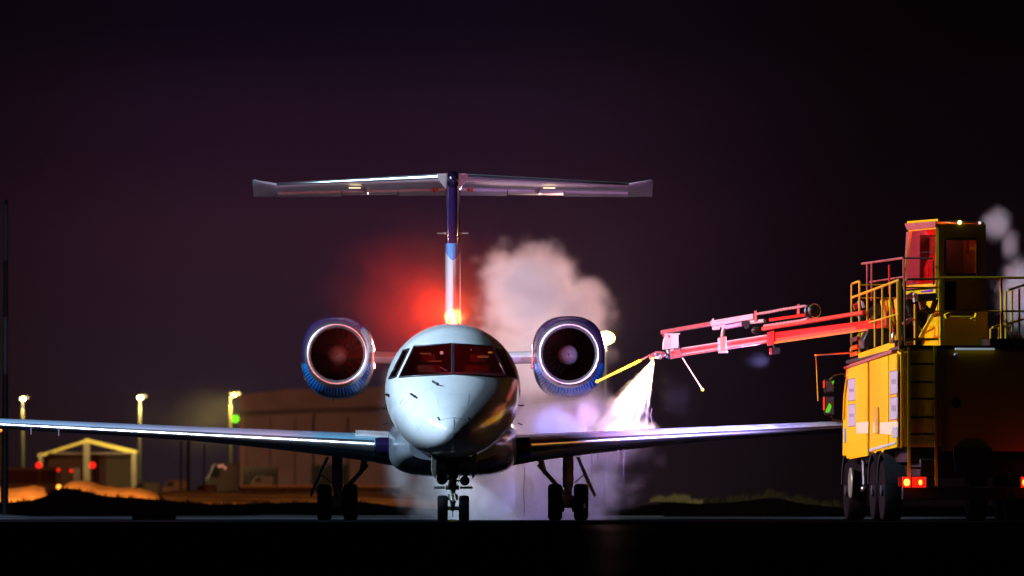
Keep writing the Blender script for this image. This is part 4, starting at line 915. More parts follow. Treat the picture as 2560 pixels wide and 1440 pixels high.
MB().tube([B(1816, 818), B(1858, 810)], .04, 10).build('ram_rod', pm('lilac_tube', (.55, .42, .62), .3), bo)
MB().tube([B(1873, 806), B(1912, 802)], .035, 10).build('ram_rod', greyp, bo)
MB().ball(B(1892, 826, -.05), .09, 10, (1.15, .9, .75)).build('tube_end_cap', darkm, bo)
# nozzle head
nz = MB().prism([B(1621, 887, -.08), B(1640, 878, -.08), B(1655, 878, -.08), B(1656, 889, -.08), B(1640, 896, -.08), B(1624, 899, -.08)], (0, .18, 0)).build('nozzle_head', pinkp, bo, bevel=.01)
rnd = random.Random(3)
for k in range(16):
    u = 1652+rnd.uniform(-12, 32); v = 887+rnd.uniform(-9, 10)-(u-1652)*.08; r = rnd.uniform(.018, .042)
    ax = Vector((rnd.uniform(-1, 1), rnd.uniform(-.6, .6), rnd.uniform(-.6, .6)))
    MB().lathe(B(u, v, -.12+rnd.uniform(-.04, .06)), ax, [(-r, r*.6), (-r*.9, r), (r*.9, r), (r, r*.6)], 12).build('hose_fitting', rnd.choice((black, darkm, greyp, steel, redp, geargrey, bare)), nz)
MB().tube([B(1629, 896, -.02), B(1633, 903, -.02)], [.035, .018], 12).build('spray_nozzle', darkm, nz)
yb_ = pm('bright_yellow', (.85, .62, .01), .4)
MB().tube([B(1621, 890), B(1601, 901)], .016, 8).build('rod_socket', pinkp, bo)
MB().tube([P(1601, 901, 15.8), P(1494, 953, 15.4)], .024, 10).ball(P(1493, 953.5, 15.4), .036, 8).build('distance_rod', yb_, bo)
MB().tube([P(1706, 895, 14.5), P(1755, 972, 14.2)], .013, 8).build('distance_rod', pm('tan_rod', (.55, .30, .15), .4), bo)
MB().ball(P(1756, 974, 14.2), .030, 8).build('rod_ball', yb_, bo)
# boom flood lamp with its blue beam
fl = MB().prism([B(1928, 869, -.15), B(1948, 868, -.15), B(1951, 873, -.15), B(1950, 885, -.15), B(1929, 886, -.15)], (0, .22, 0)).build('boom_floodlight', black, bo, bevel=.01)
rail([B(1932, 860, -.05), B(1938, 870, -.05)], .022, 'lamp_stem', darkm, fl)
MB().prism([B(1924, 871, -.16), B(1929, 870, -.16), B(1929, 886, -.16), B(1925, 887, -.16)], (0, .2, 0)).build('floodlight_rim', redp, fl)
MB().ball(B(1926, 882, -.05), .03, 8, (.5, 1, 1)).build('floodlight_lens', em('boom_lamp_lens', (.30, .25, 1), 6), fl)
lamp('boom_flood', 'SPOT', B(1921, 884, -.05), BOOM_P, (.44, .36, 1), truck, aim=P(1590, 1075, 16.0), size=.05, angle=88, blend=.9, off=TC)
lamp('boom_beam', 'SPOT', B(1921, 884, -.05), 9000, (.20, .25, 1), truck, aim=B(1700, 985, -.05), size=.02, angle=10, blend=.8, off=TC)
lamp('nozzle_lamp', 'SPOT', P(1640, 892, 15.0), SPRAY_P, (1, .62, .24), truck, aim=P(1560, 1060, 16.6), size=.03, angle=75, blend=.6, off=TC)

# ================================================================== BACKGROUND THINGS
def Q(u, v, d): return P(u, v, d-D0)
# apron floodlight mast that lights the aircraft from the left, outside the picture
mast = thing('floodlight_mast', (KEY.x-.5, KEY.y, 0), 'tall floodlight mast standing left of the aircraft', 'mast')
MB().tube([(KEY.x-.5, KEY.y, 0), (KEY.x-.5, KEY.y, KEY.z+.6)], [.22, .11], 14).build('mast_pole', steel, mast)
MB().box((KEY.x-.45, KEY.y-.3, KEY.z+.12), (KEY.x-.1, KEY.y+.3, KEY.z+.5)).build('floodlight_housing', darkm, mast, bevel=.03)
lamp('field_fill_light', 'SPOT', KEY+Vector((0, .4, 0)), 26000, KEY_C, mast, aim=(-2, 62, 0), size=.3, angle=34, blend=.6, off=OFF[mast.name])  # unseen second head added to brighten the snow behind the aircraft
lamp('floodlight', 'SPOT', KEY, KEY_P, KEY_C, mast, aim=(1.5, 12, 2.6), size=.3, angle=75, blend=.6, off=OFF[mast.name])
mast2 = thing('nose_fill_tower', (KEY2.x-.2, KEY2.y, 0), 'unseen floodlight tower added left of the nose', 'mast')  # added lamp for the nose, cone kept narrow so the truck stays dark
MB().tube([(KEY2.x-.2, KEY2.y, 0), (KEY2.x-.2, KEY2.y, KEY2.z+.3)], [.12, .07], 12).build('mast_pole', steel, mast2)
MB().box((KEY2.x-.4, KEY2.y-.2, KEY2.z+.1), (KEY2.x-.1, KEY2.y+.2, KEY2.z+.4)).build('floodlight_housing', darkm, mast2, bevel=.03)
lamp('nose_fill_light', 'SPOT', KEY2, KEY2_P, (.50, .74, 1), mast2, aim=(-.6, 2.2, 2.1), size=.15, angle=25, blend=.45, off=OFF[mast2.name])
# slim striped mast near the left frame edge
lm_ = pm('mast_dark', (.012, .013, .018), .6); ll_ = pm('mast_pale', (.10, .14, .18), .5)
pm_ = thing('lattice_mast', tuple(Q(12, 1300, 285)), 'slim dark mast with pale bands at the left edge of the apron', 'mast')
MB().tube([Q(11, 1296, 285), Q(13, 1040, 285), Q(15, 500, 285)], [.10, .075, .045], 10).build('mast_pole', lm_, pm_)
for a, c in ((512, 652), (792, 935)): MB().tube([Q(14.4 if a < 700 else 13.4, a, 285), Q(14 if a < 700 else 13, c, 285)], .056 if a < 700 else .072, 10).build('pale_band', ll_, pm_)
# hangar
wall_m, wn, wb = new_mat('hangar_cladding')
co = wn.new('ShaderNodeTexCoord').outputs['Object']; wv = wn.new('ShaderNodeTexWave'); wv.inputs['Scale'].default_value = .9; wv.bands_direction = 'X'; wn.link(co, wv.inputs[0])
wn.link(wn.mix(wn.m('MULTIPLY', wv.outputs[1], .3), wn.mix(wn.mr(wn.noise(co, .25, 5), .35, .7), (.30, .22, .19), (.24, .17, .145)), (.17, .10, .08)), wb.inputs['Base Color']); wb.inputs['Roughness'].default_value = .7
roof_m = pm('hangar_roof', (.26, .17, .14), .7, var=.25, scale=.4)
hd = 1300
hg = thing('hangar', tuple(Q(800, 1266, hd)), 'large dim orange-brown hangar behind the left wing and engine', 'building')
MB().prism([Q(602, 1268, hd), Q(1130, 1268, hd), Q(1130, 1030, hd), Q(602, 1030, hd)], (0, 30, 0)).build('wall', wall_m, hg, smooth=False)
MB().prism([Q(596, 1036, hd-1.2), Q(1130, 1013, hd-1.2), Q(1130, 962, hd-1.2), Q(960, 967, hd-1.2), Q(700, 975, hd-1.2), Q(596, 988, hd-1.2)], (0, 34, 0)).build('roof', roof_m, hg, smooth=False)
MB().prism([Q(598, 1040, hd-1.5), Q(1130, 1020, hd-1.5), Q(1130, 1008, hd-1.5), Q(598, 1028, hd-1.5)], (0, .4, 0)).build('eaves_shadow', pm('eaves_shadow', (.07, .045, .04), .6), hg)  # dark strip standing in for the shadow line under the roof
corner = pm('corner_trim', (.42, .26, .18), .7)
MB().prism([Q(600, 1268, hd-.4), Q(613, 1268, hd-.4), Q(613, 1036, hd-.4), Q(600, 1036, hd-.4)], (0, .5, 0)).build('corner_pillar', corner, hg)
for k, u in enumerate((614, 676, 738, 800)):
    if k < 3: MB().prism([Q(u+1, 1268, hd-.3), Q(u+60, 1268, hd-.3), Q(u+60, 1044, hd-.3), Q(u+1, 1044, hd-.3)], (0, .2, 0)).build('door_panel', wall_m, hg, smooth=False)
MB().prism([Q(781, 1268, hd-.3), Q(786, 1268, hd-.3), Q(786, 1036, hd-.3), Q(781, 1036, hd-.3)], (0, .2, 0)).build('downpipe', pm('eaves_shadow2', (.10, .06, .05), .6), hg)
MB().prism([Q(788, 1268, hd-.32), Q(868, 1268, hd-.32), Q(868, 1044, hd-.32), Q(788, 1044, hd-.32)], (0, .2, 0)).build('door_panel', wall_m, hg, smooth=False)
def sodium(name, loc, e, col, size=.4): return lamp(name, 'POINT', loc, e, col, size=size)
# containers in front of the hangar
cont = pm('container_paint', (.045, .030, .055), .6, var=.2, scale=1)
for u0, u1, v0, lab in ((606, 692, 1166, 'dark violet container with a pale arch in front, by the hangar corner'), (776, 872, 1161, 'dark violet container behind the left main wheels')):
    c_ = thing('shipping_container', tuple(Q((u0+u1)/2, 1240, 1000)), lab, 'container')
    MB().prism([Q(u0, 1246, 1000), Q(u1, 1246, 1000), Q(u1, v0, 1000), Q(u0, v0, 1000)], (0, 6, 0)).build('body', cont, c_, smooth=False)
    k = u0+3
    while k < u1-4:
        MB().prism([Q(k, 1244, 999.9), Q(k+4, 1244, 999.9), Q(k+4, v0+2, 999.9), Q(k, v0+2, 999.9)], (0, .1, 0)).build('rib', cont, c_, smooth=False); k += 11
# low concrete barrier with a snowy top
conc = pm('barrier_concrete', (.05, .05, .06), .8, var=.3, scale=1); cap = pm('snow_cap', (.5, .46, .46), .8)
br = thing('low_barrier', tuple(Q(700, 1240, 620)), 'low dark barrier with a snow-dusted top in front of the hangar', 'barrier')
k = 600
while k < 985:
    MB().prism([Q(k, 1245, 620), Q(k+30.5, 1245, 620), Q(k+30.5, 1218, 620), Q(k, 1218, 620)], (0, .8, 0)).build('barrier_block', conc, br, smooth=False)
    MB().prism([Q(k, 1218, 620), Q(k+30.5, 1218, 620), Q(k+29, 1213.5, 620), Q(k+2, 1213, 620)], (0, .8, 0)).build('snow_top', cap, br); k += 31
# parked service vehicles as dark shapes between the masts and the hangar
def van(u0, u1, v0, v1, d, label, mat, arch=False):
    t = thing('parked_vehicle', tuple(Q((u0+u1)/2, 1240, d)), label, 'vehicle'); w = u1-u0; hgt = v1-v0
    poly = [(u0, v1-hgt*.12), (u0, v0+hgt*.45), (u0+w*.08, v0+hgt*.38), (u0+w*.22, v0+hgt*.04), (u0+w*.3, v0), (u1-w*.02, v0), (u1, v0+hgt*.06), (u1, v1-hgt*.12)]
    MB().prism([Q(u, v, d) for u, v in poly], (0, 2.2, 0)).build('body', mat, t, bevel=.08)
    MB().prism([Q(u, v, d-.02) for u, v in ((u0+w*.12, v0+hgt*.40), (u0+w*.25, v0+hgt*.1), (u0+w*.42, v0+hgt*.1), (u0+w*.42, v0+hgt*.40))], (0, .05, 0)).build('window', pm('vehicle_glass', (.015, .015, .02), .7, spec=.05), t)
    for k in (.2, .78): MB().lathe(Q(u0+w*k, v1-hgt*.13, d-.1), (0, 1, 0), [(0, hgt*.13*d/F*.5), (0.02, hgt*.15*d/F), (.3, hgt*.15*d/F)], 18).build('wheel', black, t)
    return t
vdark = pm('vehicle_dark', (.018, .012, .014), .4, var=.3, scale=1)
van(514, 598, 1158, 1245, 900, 'dark high-sided service truck left of the hangar corner', vdark)
van(404, 474, 1200, 1240, 880, 'low dark vehicle beside the thin dark masts', pm('vehicle_red', (.10, .03, .025), .4)); van(330, 400, 1205, 1242, 880, 'low dark vehicle right of the gabled shelter', vdark)
t_ = van(628, 684, 1190, 1222, 900, 'small pale rounded vehicle in front of the container', pm('vehicle_pale', (.16, .09, .08), .4))
t_ = van(484, 540, 1212, 1244, 860, 'small brownish vehicle in front of the dark service truck', pm('vehicle_brown', (.12, .06, .04), .4))
for u, v in ((548, 1166), (556, 1164), (563, 1170)): tag(MB().ball(Q(u, v, 895), .09, 6).build('marker_lamp', em('salmon_lamp', (1, .35, .25), .8)), {548: 'leftmost of three tiny salmon lamps on the dark service truck', 556: 'middle one of three tiny salmon lamps on the dark service truck', 563: 'rightmost of three tiny salmon lamps on the dark service truck'}[u], 'lamp', 'tiny lamps on the service truck')
# thin dark masts
for k, (u, w) in enumerate(((452, 5), (470, 8), (510, 4))):
    tag(MB().tube([Q(u, 1240, 760), Q(u+1, 1100 if k < 2 else 1110, 760)], w/S(760-D0)*.5, 8).build('dark_mast', pm('dark_mast', (.03, .022, .02), .7)), ('thin dark mast left of the thick one under the wing', 'thickest of the dark masts under the left wing', 'thin dark mast nearest the dark service truck')[k], 'mast', 'dark masts under the left wing')
# gabled shelter
gd = 900
she = thing('gabled_shelter', tuple(Q(215, 1240, gd)), 'open gabled shelter with yellow-lit roof edge at far left', 'shelter')
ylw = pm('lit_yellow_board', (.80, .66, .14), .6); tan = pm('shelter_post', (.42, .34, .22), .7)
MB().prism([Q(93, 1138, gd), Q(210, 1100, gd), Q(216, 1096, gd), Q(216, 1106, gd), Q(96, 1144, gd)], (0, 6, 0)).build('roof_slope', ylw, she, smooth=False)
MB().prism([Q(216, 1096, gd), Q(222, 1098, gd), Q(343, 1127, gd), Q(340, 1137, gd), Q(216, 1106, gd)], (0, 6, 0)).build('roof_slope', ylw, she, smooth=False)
MB().prism([Q(120, 1131, gd), Q(330, 1131, gd), Q(330, 1135, gd), Q(120, 1135, gd)], (0, .3, 0)).build('tie_beam', pm('tie_beam', (.22, .16, .12), .7), she)
for u0, u1 in ((97, 106), (209, 224), (328, 341)): MB().prism([Q(u0, 1250, gd-.1), Q(u1, 1250, gd-.1), Q(u1, 1132 if u0 != 209 else 1108, gd-.1), Q(u0, 1132 if u0 != 209 else 1108, gd-.1)], (0, .4, 0)).build('post', tan, she)
for u0, u1, mt in ((108, 206, pm('shelter_wall', (.16, .07, .055), .8)), (226, 262, pm('shelter_wall2', (.14, .05, .04), .8)), (264, 326, pm('shelter_wall3', (.22, .19, .15), .8))): MB().prism([Q(u0, 1250, gd+4), Q(u1, 1250, gd+4), Q(u1, 1134, gd+4), Q(u0, 1134, gd+4)], (0, .3, 0)).build('wall_panel', mt, she, smooth=False)
MB().prism([Q(183, 1214, gd-.5), Q(198, 1214, gd-.5), Q(198, 1170, gd-.5), Q(183, 1170, gd-.5)], (0, .4, 0)).build('door', pm('shelter_door', (.25, .18, .14), .7), she)
# flat low building at the far left
fb2 = thing('flat_roofed_cabin', tuple(Q(60, 1240, 820)), 'low flat-roofed cabin with pale roof edge at far left', 'building')
MB().prism([Q(-120, 1250, 820), Q(146, 1250, 820), Q(146, 1172, 820), Q(-120, 1172, 820)], (0, 5, 0)).build('wall', pm('cabin_wall', (.16, .07, .055), .8), fb2, smooth=False)
palec = pm('cabin_trim', (.42, .38, .36), .7)
MB().prism([Q(-120, 1176, 819.8), Q(149, 1176, 819.8), Q(149, 1169, 819.8), Q(-120, 1169, 819.8)], (0, 5.4, 0)).build('roof', palec, fb2, smooth=False)
MB().prism([Q(139, 1250, 819.7), Q(147, 1250, 819.7), Q(147, 1177, 819.7), Q(139, 1177, 819.7)], (0, .3, 0)).build('corner_pillar', palec, fb2)
MB().prism([Q(-120, 1226, 819.6), Q(138, 1226, 819.6), Q(138, 1208, 819.6), Q(-120, 1208, 819.6)], (0, .3, 0)).build('plinth', palec, fb2)
# street lamps
def street_lamp(u, v, d, base_v, label, col, e, head=(1, .8, .35), r=7, pole=pm('pole_paint', (.055, .05, .022), .6), n='street_lamp', arm=0, hs=30):
    t = thing(n, tuple(Q(u, base_v, d)), label, 'street lamp', 'street lamps behind the apron' if n == 'street_lamp' else None)
    sc = d/F
    MB().tube([Q(u-arm, base_v, d), Q(u-arm, v+26, d)], [4.4*sc, 3.4*sc], 10).build('pole', pole, t)
    MB().tube([Q(u-arm, v+26, d), Q(u-arm, v+4, d)], [2.2*sc, 1.8*sc], 10).build('pole_dark_gap', black, t)  # black section standing in for the dark gap under the lamp
    MB().lathe(Q(u-arm-3, v-1-(r*.3), d), (1, 0, 0), [(0, 2*sc), (6*sc, 5*sc), ((14+arm)*sc, 5*sc), ((20+arm)*sc, 2*sc)], 12).build('lamp_head', darkm, t)
    MB().ball(Q(u, v+1, d-.3), r*sc, 8, (1, 1, .75)).build('lamp_glass', em('lamp_glass', head, hs), t)
    lamp('lamp_light', 'POINT', Q(u, v+8, d-.8), e, col, t, size=.3, off=OFF[t.name])
    return t
street_lamp(57, 996, 900, 1250, 'leftmost bright street lamp, above the flat-roofed cabin', (1, .78, .35), 2500, head=(1, .88, .30), r=6.5, hs=12)
street_lamp(350, 993, 900, 1250, 'bright street lamp at the right side of the gabled shelter', (1, .78, .35), 4500, head=(1, .88, .30), r=6.5, hs=12)
street_lamp(585, 986, 1000, 1250, 'yellow street lamp standing at the left corner of the hangar', (1, .72, .2), 8000, head=(1, .72, .08), r=6, arm=9, hs=6)
fl2 = street_lamp(1514, 844, 262, 1262, 'bright yellow-white floodlight just right of the right engine', (1, .82, .55), 250, head=(1, .88, .12), r=24, n='apron_floodlight', hs=2.2, pole=pm('dark_pole', (.01, .01, .01), .8))  # large glowing yellow ball stands in for the glare round the lamp
fl2['category'] = 'floodlight'
MB().ball(Q(1512, 846, 261.3), 17*262/F, 10, (1, .5, 1)).build('lamp_core', em('flood_core', (1, .93, .75), 30), fl2)
_p = Q(1514, 844, 261.2); lamp('grass_spill', 'SPOT', _p, 260000, (1, .9, .45), fl2, aim=Q(1720, 1250, 325), size=.2, angle=9, blend=.9, off=OFF[fl2.name]); lamp('flood_beam', 'SPOT', _p, 210000, (1, .55, .49), fl2, aim=(1.6, 30.4, 5.2), size=.2, angle=11, blend=.5, off=OFF[fl2.name])
# coloured signal lamps on short stands
def signal(u, v, r, d, base, col, st, label, group=None):
    t = thing('signal_lamp', tuple(Q(u, base, d)), label, 'signal lamp', group); sc = d/F
    MB().tube([Q(u, base, d), Q(u, v+r*.8, d)], 1.3*sc, 6).build('stand', darkm, t)
    MB().ball(Q(u, v, d), r*sc, 8).build('lens', em('signal_lens', col, st), t)
red = (1, .015, .008); G_ = 'red signal lamps at the far left'
signal(97, 1163, 8, 700, 1245, red, 1.6, 'large red lamp below the left post of the gabled shelter', G_)
signal(231, 1163, 8.5, 700, 1245, red, 1.6, 'large red lamp beside the middle post of the gabled shelter', G_)
signal(146, 1175, 4.5, 700, 1245, red, 1.2, 'small red lamp on the right corner of the flat-roofed cabin', G_)
signal(178, 1177, 4.5, 700, 1245, red, 1.2, 'small red lamp between the cabin and the shelter door', G_)
signal(147, 1217, 6, 690, 1250, (1, .33, .03), 3.5, 'orange lamp low beside the snow heap at far left')
signal(1, 1071, 7, 640, 1250, (1, .22, .02), 4, 'orange lamp at the left frame edge just under the wing')
signal(588, 1047, 10, 800, 1250, (.20, 1, .01), 1.5, 'bright green lamp under the yellow street lamp by the hangar')
# real sodium lights of the place: they are what lights the snow heaps, shelter and hangar
sl = thing('sodium_floodlight', tuple(Q(-330, 1266, 470)), 'sodium floodlight on a pole beside the snow heaps', 'floodlight')
pL = Q(-330, 1266, 420); pL.z = 7
MB().tube([(pL.x, pL.y, 0), tuple(pL)], .1, 8).build('pole', steel, sl); MB().box((pL.x-.2, pL.y-.1, pL.z), (pL.x+.2, pL.y+.2, pL.z+.25)).build('lamp_head', darkm, sl)
lamp('sodium_light', 'SPOT', pL+Vector((.3, .3, -.1)), 340000, (1, .22, .02), sl, aim=Q(130, 1240, 475), size=.3, angle=62, blend=.5, off=OFF[sl.name])
hw = thing('hangar_floodlight', (-60, 1030, 0), 'floodlight on a pole in front of the hangar', 'floodlight')
MB().tube([(-60, 1030, 0), (-60, 1030, 9)], .15, 8).build('pole', steel, hw); MB().box((-60.3, 1029.7, 9), (-59.7, 1030.3, 9.4)).build('lamp_head', darkm, hw)
lamp('hangar_light', 'SPOT', Vector((-59.5, 1030.5, 8.8)), 62000, (1, .46, .30), hw, aim=Q(820, 1120, hd), size=.5, angle=95, blend=.6, off=OFF[hw.name])
sf = thing('shelter_floodlight', (-35, 660, 0), 'floodlight on a pole in front of the gabled shelter', 'floodlight')
MB().tube([(-35, 660, 0), (-35, 660, 8)], .12, 8).build('pole', steel, sf); MB().box((-35.3, 659.7, 8), (-34.7, 660.3, 8.4)).build('lamp_head', darkm, sf)
lamp('shelter_light', 'SPOT', Vector((-35, 660.5, 7.8)), 16000, (1, .70, .28), sf, aim=Q(230, 1130, gd), size=.4, angle=60, blend=.7, off=OFF[sf.name])

# ================================================================== STEAM, SPRAY AND MIST
def grid_volume(name, lo, hi, voxel, field, col, label, cat, aniso=0.0, kind='stuff', step=1.0):
    "a real voxel grid (geometry nodes Volume Cube); field(n, position) returns the density socket"
    m = bpy.data.materials.new(name); m.use_nodes = True; n = N(m); m.node_tree.nodes.clear()
    at_n = n.new('ShaderNodeAttribute'); at_n.attribute_name = 'density'
    pv = n.new('ShaderNodeVolumeScatter'); pv.inputs['Color'].default_value = (*col, 1); pv.inputs['Anisotropy'].default_value = aniso
    n.link(at_n.outputs['Fac'], pv.inputs['Density'])
    o = n.new('ShaderNodeOutputMaterial'); n.link(pv.outputs[0], o.inputs['Volume'])
    m.cycles.volume_step_rate = step
    ng_ = bpy.data.node_groups.new(name, 'GeometryNodeTree'); ng_.interface.new_socket('Geometry', in_out='OUTPUT', socket_type='NodeSocketGeometry')
    class H_: node_tree = ng_
    g_ = N(H_)
    lo, hi = Vector(lo), Vector(hi)
    pos = g_.new('GeometryNodeInputPosition').outputs[0]
    # never touch the walls of the domain (the ground side excepted)
    mid = (lo+hi)/2; half = (hi-lo)/2
    sp = g_.new('ShaderNodeSeparateXYZ'); g_.link(g_.vm('ABSOLUTE', g_.vm('DIVIDE', g_.vm('SUBTRACT', pos, tuple(mid)), tuple(half))), sp.inputs[0])
    sz = g_.new('ShaderNodeSeparateXYZ'); g_.link(g_.vm('DIVIDE', g_.vm('SUBTRACT', pos, tuple(mid)), tuple(half)), sz.inputs[0])
    fade = g_.mr(g_.m('MAXIMUM', g_.m('MAXIMUM', sp.outputs[0], sp.outputs[1]), sz.outputs[2]), .80, 1.0, 1, 0)
    vc = g_.new('GeometryNodeVolumeCube')
    g_.link(g_.m('MULTIPLY', field(g_, pos), fade), vc.inputs['Density'])
    vc.inputs['Min'].default_value = lo; vc.inputs['Max'].default_value = hi
    for k, ax in enumerate('XYZ'): vc.inputs['Resolution '+ax].default_value = max(8, int((hi-lo)[k]/voxel))
    sm = g_.new('GeometryNodeSetMaterial'); sm.inputs['Material'].default_value = m
    go = g_.new('NodeGroupOutput'); g_.link(vc.outputs[0], sm.inputs[0]); g_.link(sm.outputs[0], go.inputs[0])
    me = bpy.data.meshes.new(name); me.materials.append(m)
    ob = bpy.data.objects.new(name, me); COL.objects.link(ob)
    md = ob.modifiers.new('steam', 'NODES'); md.node_group = ng_
    return tag(ob, label, cat, None, kind)
def volume(name, lo, hi, blobs, dens, nscale, amp, col, label, cat, edge=.45, step=1.0, detail=5, voxel=.04, stretch=(1, 1, 1), aniso=0.0):
    "blobs: (centre, radii, weight); density rises inside the union of the ellipsoids, broken up by noise and billows"
    def field(n, co):
        nv = n.vm('MULTIPLY', co, stretch)
        nz = n.noise(nv, nscale, detail, .55, .6)
        vo = n.new('ShaderNodeTexVoronoi'); vo.feature = 'F1'; vo.inputs['Scale'].default_value = nscale*1.1; vo.inputs['Detail'].default_value = 1.0
        nc = n.new('ShaderNodeTexNoise'); nc.inputs['Scale'].default_value = nscale*1.5; n.link(nv, nc.inputs['Vector'])
        sc_ = n.new('ShaderNodeVectorMath', operation='SCALE'); sc_.inputs['Scale'].default_value = .5/nscale; n.link(nc.outputs['Color'], sc_.inputs[0])
        n.link(n.vm('ADD', nv, sc_.outputs[0]), vo.inputs['Vector'])
        br_ = n.m('ADD', n.m('MULTIPLY', n.m('SUBTRACT', nz, .5), 1.8*amp), n.m('MULTIPLY', n.m('SUBTRACT', .42, vo.outputs['Distance']), .7*amp))
        best = None
        for c, r, w in blobs:
            d = n.vm('LENGTH', n.vm('DIVIDE', n.vm('SUBTRACT', co, tuple(c)), tuple(r)))
            f = n.m('MULTIPLY', n.mr(n.m('ADD', n.m('SUBTRACT', 1.0, d), br_), 0, edge), w)
            best = f if best is None else n.m('MAXIMUM', best, f)
        return n.m('MULTIPLY', best, dens)
    return grid_volume(name, lo, hi, voxel, field, col, label, cat, aniso, step=step)
def pr(u, v, y, ru, rv, ry): s = S(y); c = P(u, v, y); return (c, (ru/s, ry, rv/s))
def dom(u0, v0, u1, v1, y0, y1):
    a = P(u0, v1, (y0+y1)/2); b_ = P(u1, v0, (y0+y1)/2)
    return (a.x, y0, max(a.z, .02)), (b_.x, y1, b_.z)
white_s = (.95, .95, .97)
lo, hi = dom(1100, 480, 1700, 1120, 27.5, 33.0)
volume('steam_cloud', lo, hi, [(*pr(1330, 735, 30.4, 170, 165, 1.9), 1), (*pr(1430, 790, 30.4, 130, 130, 1.7), .9), (*pr(1330, 900, 30.4, 230, 150, 1.9), .55)],
       1.7, 1.9, .44, white_s, 'billowing pinkish steam cloud rising behind the tail and right engine', 'steam', edge=.62)
lo, hi = dom(800, 840, 1800, 1306, 17.8, 27.5)
volume('ground_steam', lo, hi, [(*pr(1285, 1200, 23, 320, 200, 3.6), 1), (*pr(1000, 1060, 23, 70, 200, 2.0), .30), (*pr(1430, 1090, 23, 230, 150, 3.0), .6)],
       2.8, 1.1, .60, white_s, 'pale blue and violet steam spreading under and behind the aircraft', 'steam', edge=.55, voxel=.06)
lo, hi = dom(640, 400, 1600, 1000, 6.0, 14.0)
volume('beacon_mist', lo, hi, [(*pr(1112, 792, 10, 400, 340, 3.2), 1), (*pr(1134, 797, 9.6, 36, 34, .28), 60)], .0062, 1.8, .42, white_s, 'faint mist glowing red around the fuselage beacon', 'mist', edge=1.0, voxel=.06)  # small dense blob added to draw the glare round the beacon
lo, hi = dom(1300, 960, 1660, 1080, 14.4, 16.9)
volume('wing_steam', lo, hi, [(*pr(1400, 1075, 15.6, 120, 75, .9), 1), (*pr(1468, 1040, 15.6, 45, 55, .7), .8), (*pr(1570, 1080, 15.7, 110, 40, .8), 1)],
       1.5, 2.6, .62, white_s, 'wisps of bluish steam curling off the right wing', 'steam', edge=.55, voxel=.03, stretch=(1.4, 1, .6))
lo, hi = dom(1540, 840, 1880, 1170, 14.0, 16.8)
volume('drifting_steam', lo, hi, [(*pr(1695, 990, 15.4, 70, 85, .8), 1)], .018, 3.2, 1.0, white_s, 'faint steam drifting right of the spray jet', 'steam', edge=1.0)
lo, hi = dom(240, 940, 660, 1230, 790, 825)
volume('lamp_mist', lo, hi, [(*pr(500, 1060, 807, 150, 110, 15), 1), (*pr(380, 1050, 807, 110, 100, 12), .5)], .0035, .25, .3, white_s, 'pale mist glowing around the street lamps beside the hangar', 'mist', edge=1.0, voxel=.8)
lo, hi = dom(1740, 780, 2020, 1030, 10.6, 13.6)
volume('lamp_beam_streak', lo, hi, [(*pr(1896, 902, 12.05, 44, 26, .35), 1)], .0025, 3.0, .15, white_s, 'mist patch shaped as the blue beam under the boom floodlight', 'mist', edge=1.0)  # mist placed only along the beam, to draw its streak
lo, hi = dom(2405, 490, 2640, 860, 11, 15)
volume('truck_steam', lo, hi, [(*pr(2492, 560, 13, 55, 55, 1.0), .8), (*pr(2525, 610, 13, 30, 60, 1.0), .5), (*pr(2560, 735, 13, 85, 120, 1.4), 1)],
       1.1, 3.4, .60, white_s, 'pinkish steam puffing up behind the yellow truck cab', 'steam', edge=.45)
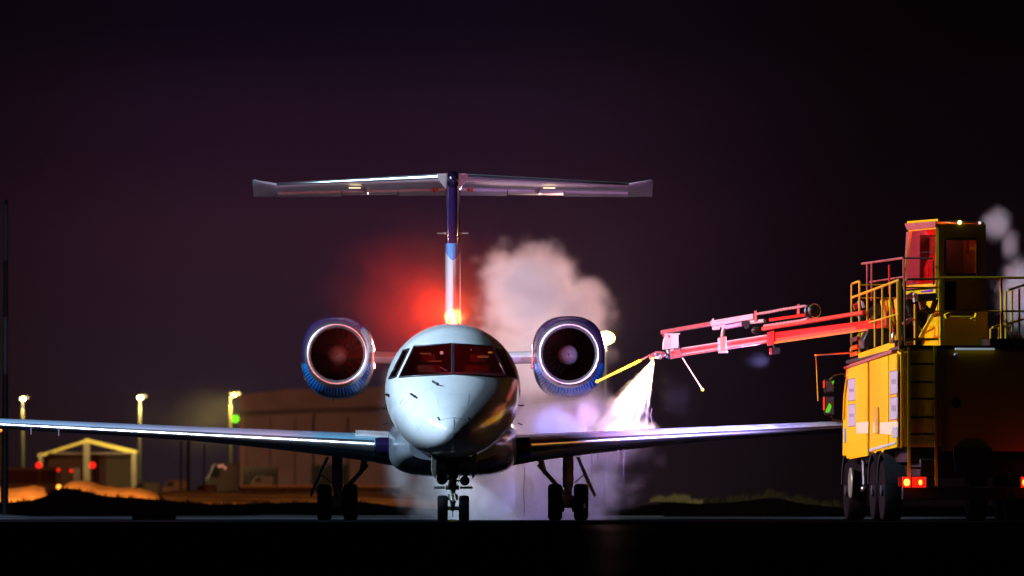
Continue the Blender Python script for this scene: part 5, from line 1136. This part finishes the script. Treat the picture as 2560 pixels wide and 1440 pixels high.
# the spray: a widening jet of fluid from the nozzle down onto the wing
def spray():
    A = P(1633, 902, 15.25); Bp = P(1546, 1076, 16.1); ax = (Bp-A); L = ax.length; axn = ax.normalized()
    side = axn.cross(Vector((0, 1, 0))).normalized(); dep = axn.cross(side).normalized()
    def field(n, co):
        rel = n.vm('SUBTRACT', co, tuple(A))
        t = n.m('DIVIDE', n.vm('DOT_PRODUCT', rel, tuple(axn)), L); x = n.vm('DOT_PRODUCT', rel, tuple(side)); y = n.vm('DOT_PRODUCT', rel, tuple(dep))
        rad = n.m('ADD', n.m('MULTIPLY', n.m('MAXIMUM', t, 0.0), .46), .02)
        rr = n.m('SQRT', n.m('ADD', n.m('POWER', n.m('ABSOLUTE', n.m('DIVIDE', x, rad)), 2), n.m('POWER', n.m('ABSOLUTE', n.m('DIVIDE', y, n.m('MULTIPLY', rad, .8))), 2)))
        # streaks follow the flow: fine across the jet, long along it
        cx = n.new('ShaderNodeCombineXYZ'); n.link(n.m('DIVIDE', x, rad), cx.inputs[0]); n.link(n.m('DIVIDE', y, rad), cx.inputs[1]); n.link(n.m('MULTIPLY', t, .55), cx.inputs[2])
        st = n.noise(cx.outputs[0], 3.2, 5, .6, .3); tex = n.noise(co, 9, 5, .6)
        edge = n.mr(n.m('ADD', n.m('SUBTRACT', 1.0, rr), n.m('ADD', n.m('MULTIPLY', n.m('SUBTRACT', st, .5), 2.3), n.m('MULTIPLY', n.m('MULTIPLY', n.m('SUBTRACT', tex, .5), 1.1), t))), 0, .45)
        fall = n.m('DIVIDE', 1.0, n.m('ADD', n.m('MULTIPLY', t, 5.5), .10))
        return n.m('MULTIPLY', n.m('MULTIPLY', n.m('MULTIPLY', edge, n.m('GREATER_THAN', t, 0.0)), fall), n.m('MULTIPLY', n.mr(st, .36, .60, .15, 1.7), 9.0))
    lo, hi = dom(1450, 895, 1660, 1078, 14.7, 16.8)
    grid_volume('deicing_spray', lo, hi, .018, field, (.97, .97, .98), 'bright jet of de-icing fluid spraying from the boom nozzle onto the wing', 'spray')
spray()
# drips of fluid falling from the wing
dm = glass_mat('fluid', (.35, .25, .30))
for k, (u, v0, v1, lab) in enumerate(((1310, 1165, 1290, 'long thin drip of fluid falling beside the belly under the right wing'), (1628, 1020, 1062, 'short drip line right of the spray jet'))):
    pts = [P(u+1.5*math.sin(i*.9+k), v0+(v1-v0)*i/10, 14.2) for i in range(11)]
    tag(MB().tube(pts, .006, 5).build('fluid_drip', pm('fluid_drip', (.20, .12, .15), .2)), lab, 'drip')
rnd = random.Random(11)
for k in range(9):
    u = rnd.uniform(1335, 1560); X = (u-1132)/141; ly, ch, lz, up, lo = wing_at(X); z0 = lz-lo; L = rnd.uniform(.12, .5)
    MB().tube([(X, ly+.25, z0+.02), (X+.004, ly+.25, z0-L*.5), (X-.003, ly+.25, z0-L)], [.006, .004, .002], 5).build('fluid_drip', pm('fluid_drip2', (.35, .25, .30), .2) if k == 0 else bpy.data.materials['fluid_drip2'], jet)
# night haze over the airfield
hz = bpy.data.materials.new('haze'); hz.use_nodes = True; n = N(hz); hz.node_tree.nodes.clear()
pv = n.new('ShaderNodeVolumePrincipled'); pv.inputs['Density'].default_value = .00004; pv.inputs['Color'].default_value = (.9, .88, .95, 1); pv.inputs['Anisotropy'].default_value = .3
o = n.new('ShaderNodeOutputMaterial'); n.link(pv.outputs[0], o.inputs['Volume'])
MB().box((-950, -270, -1), (950, 1450, 60)).build('haze', hz, smooth=False, kind='stuff', label='thin night haze over the whole airfield', cat='haze')
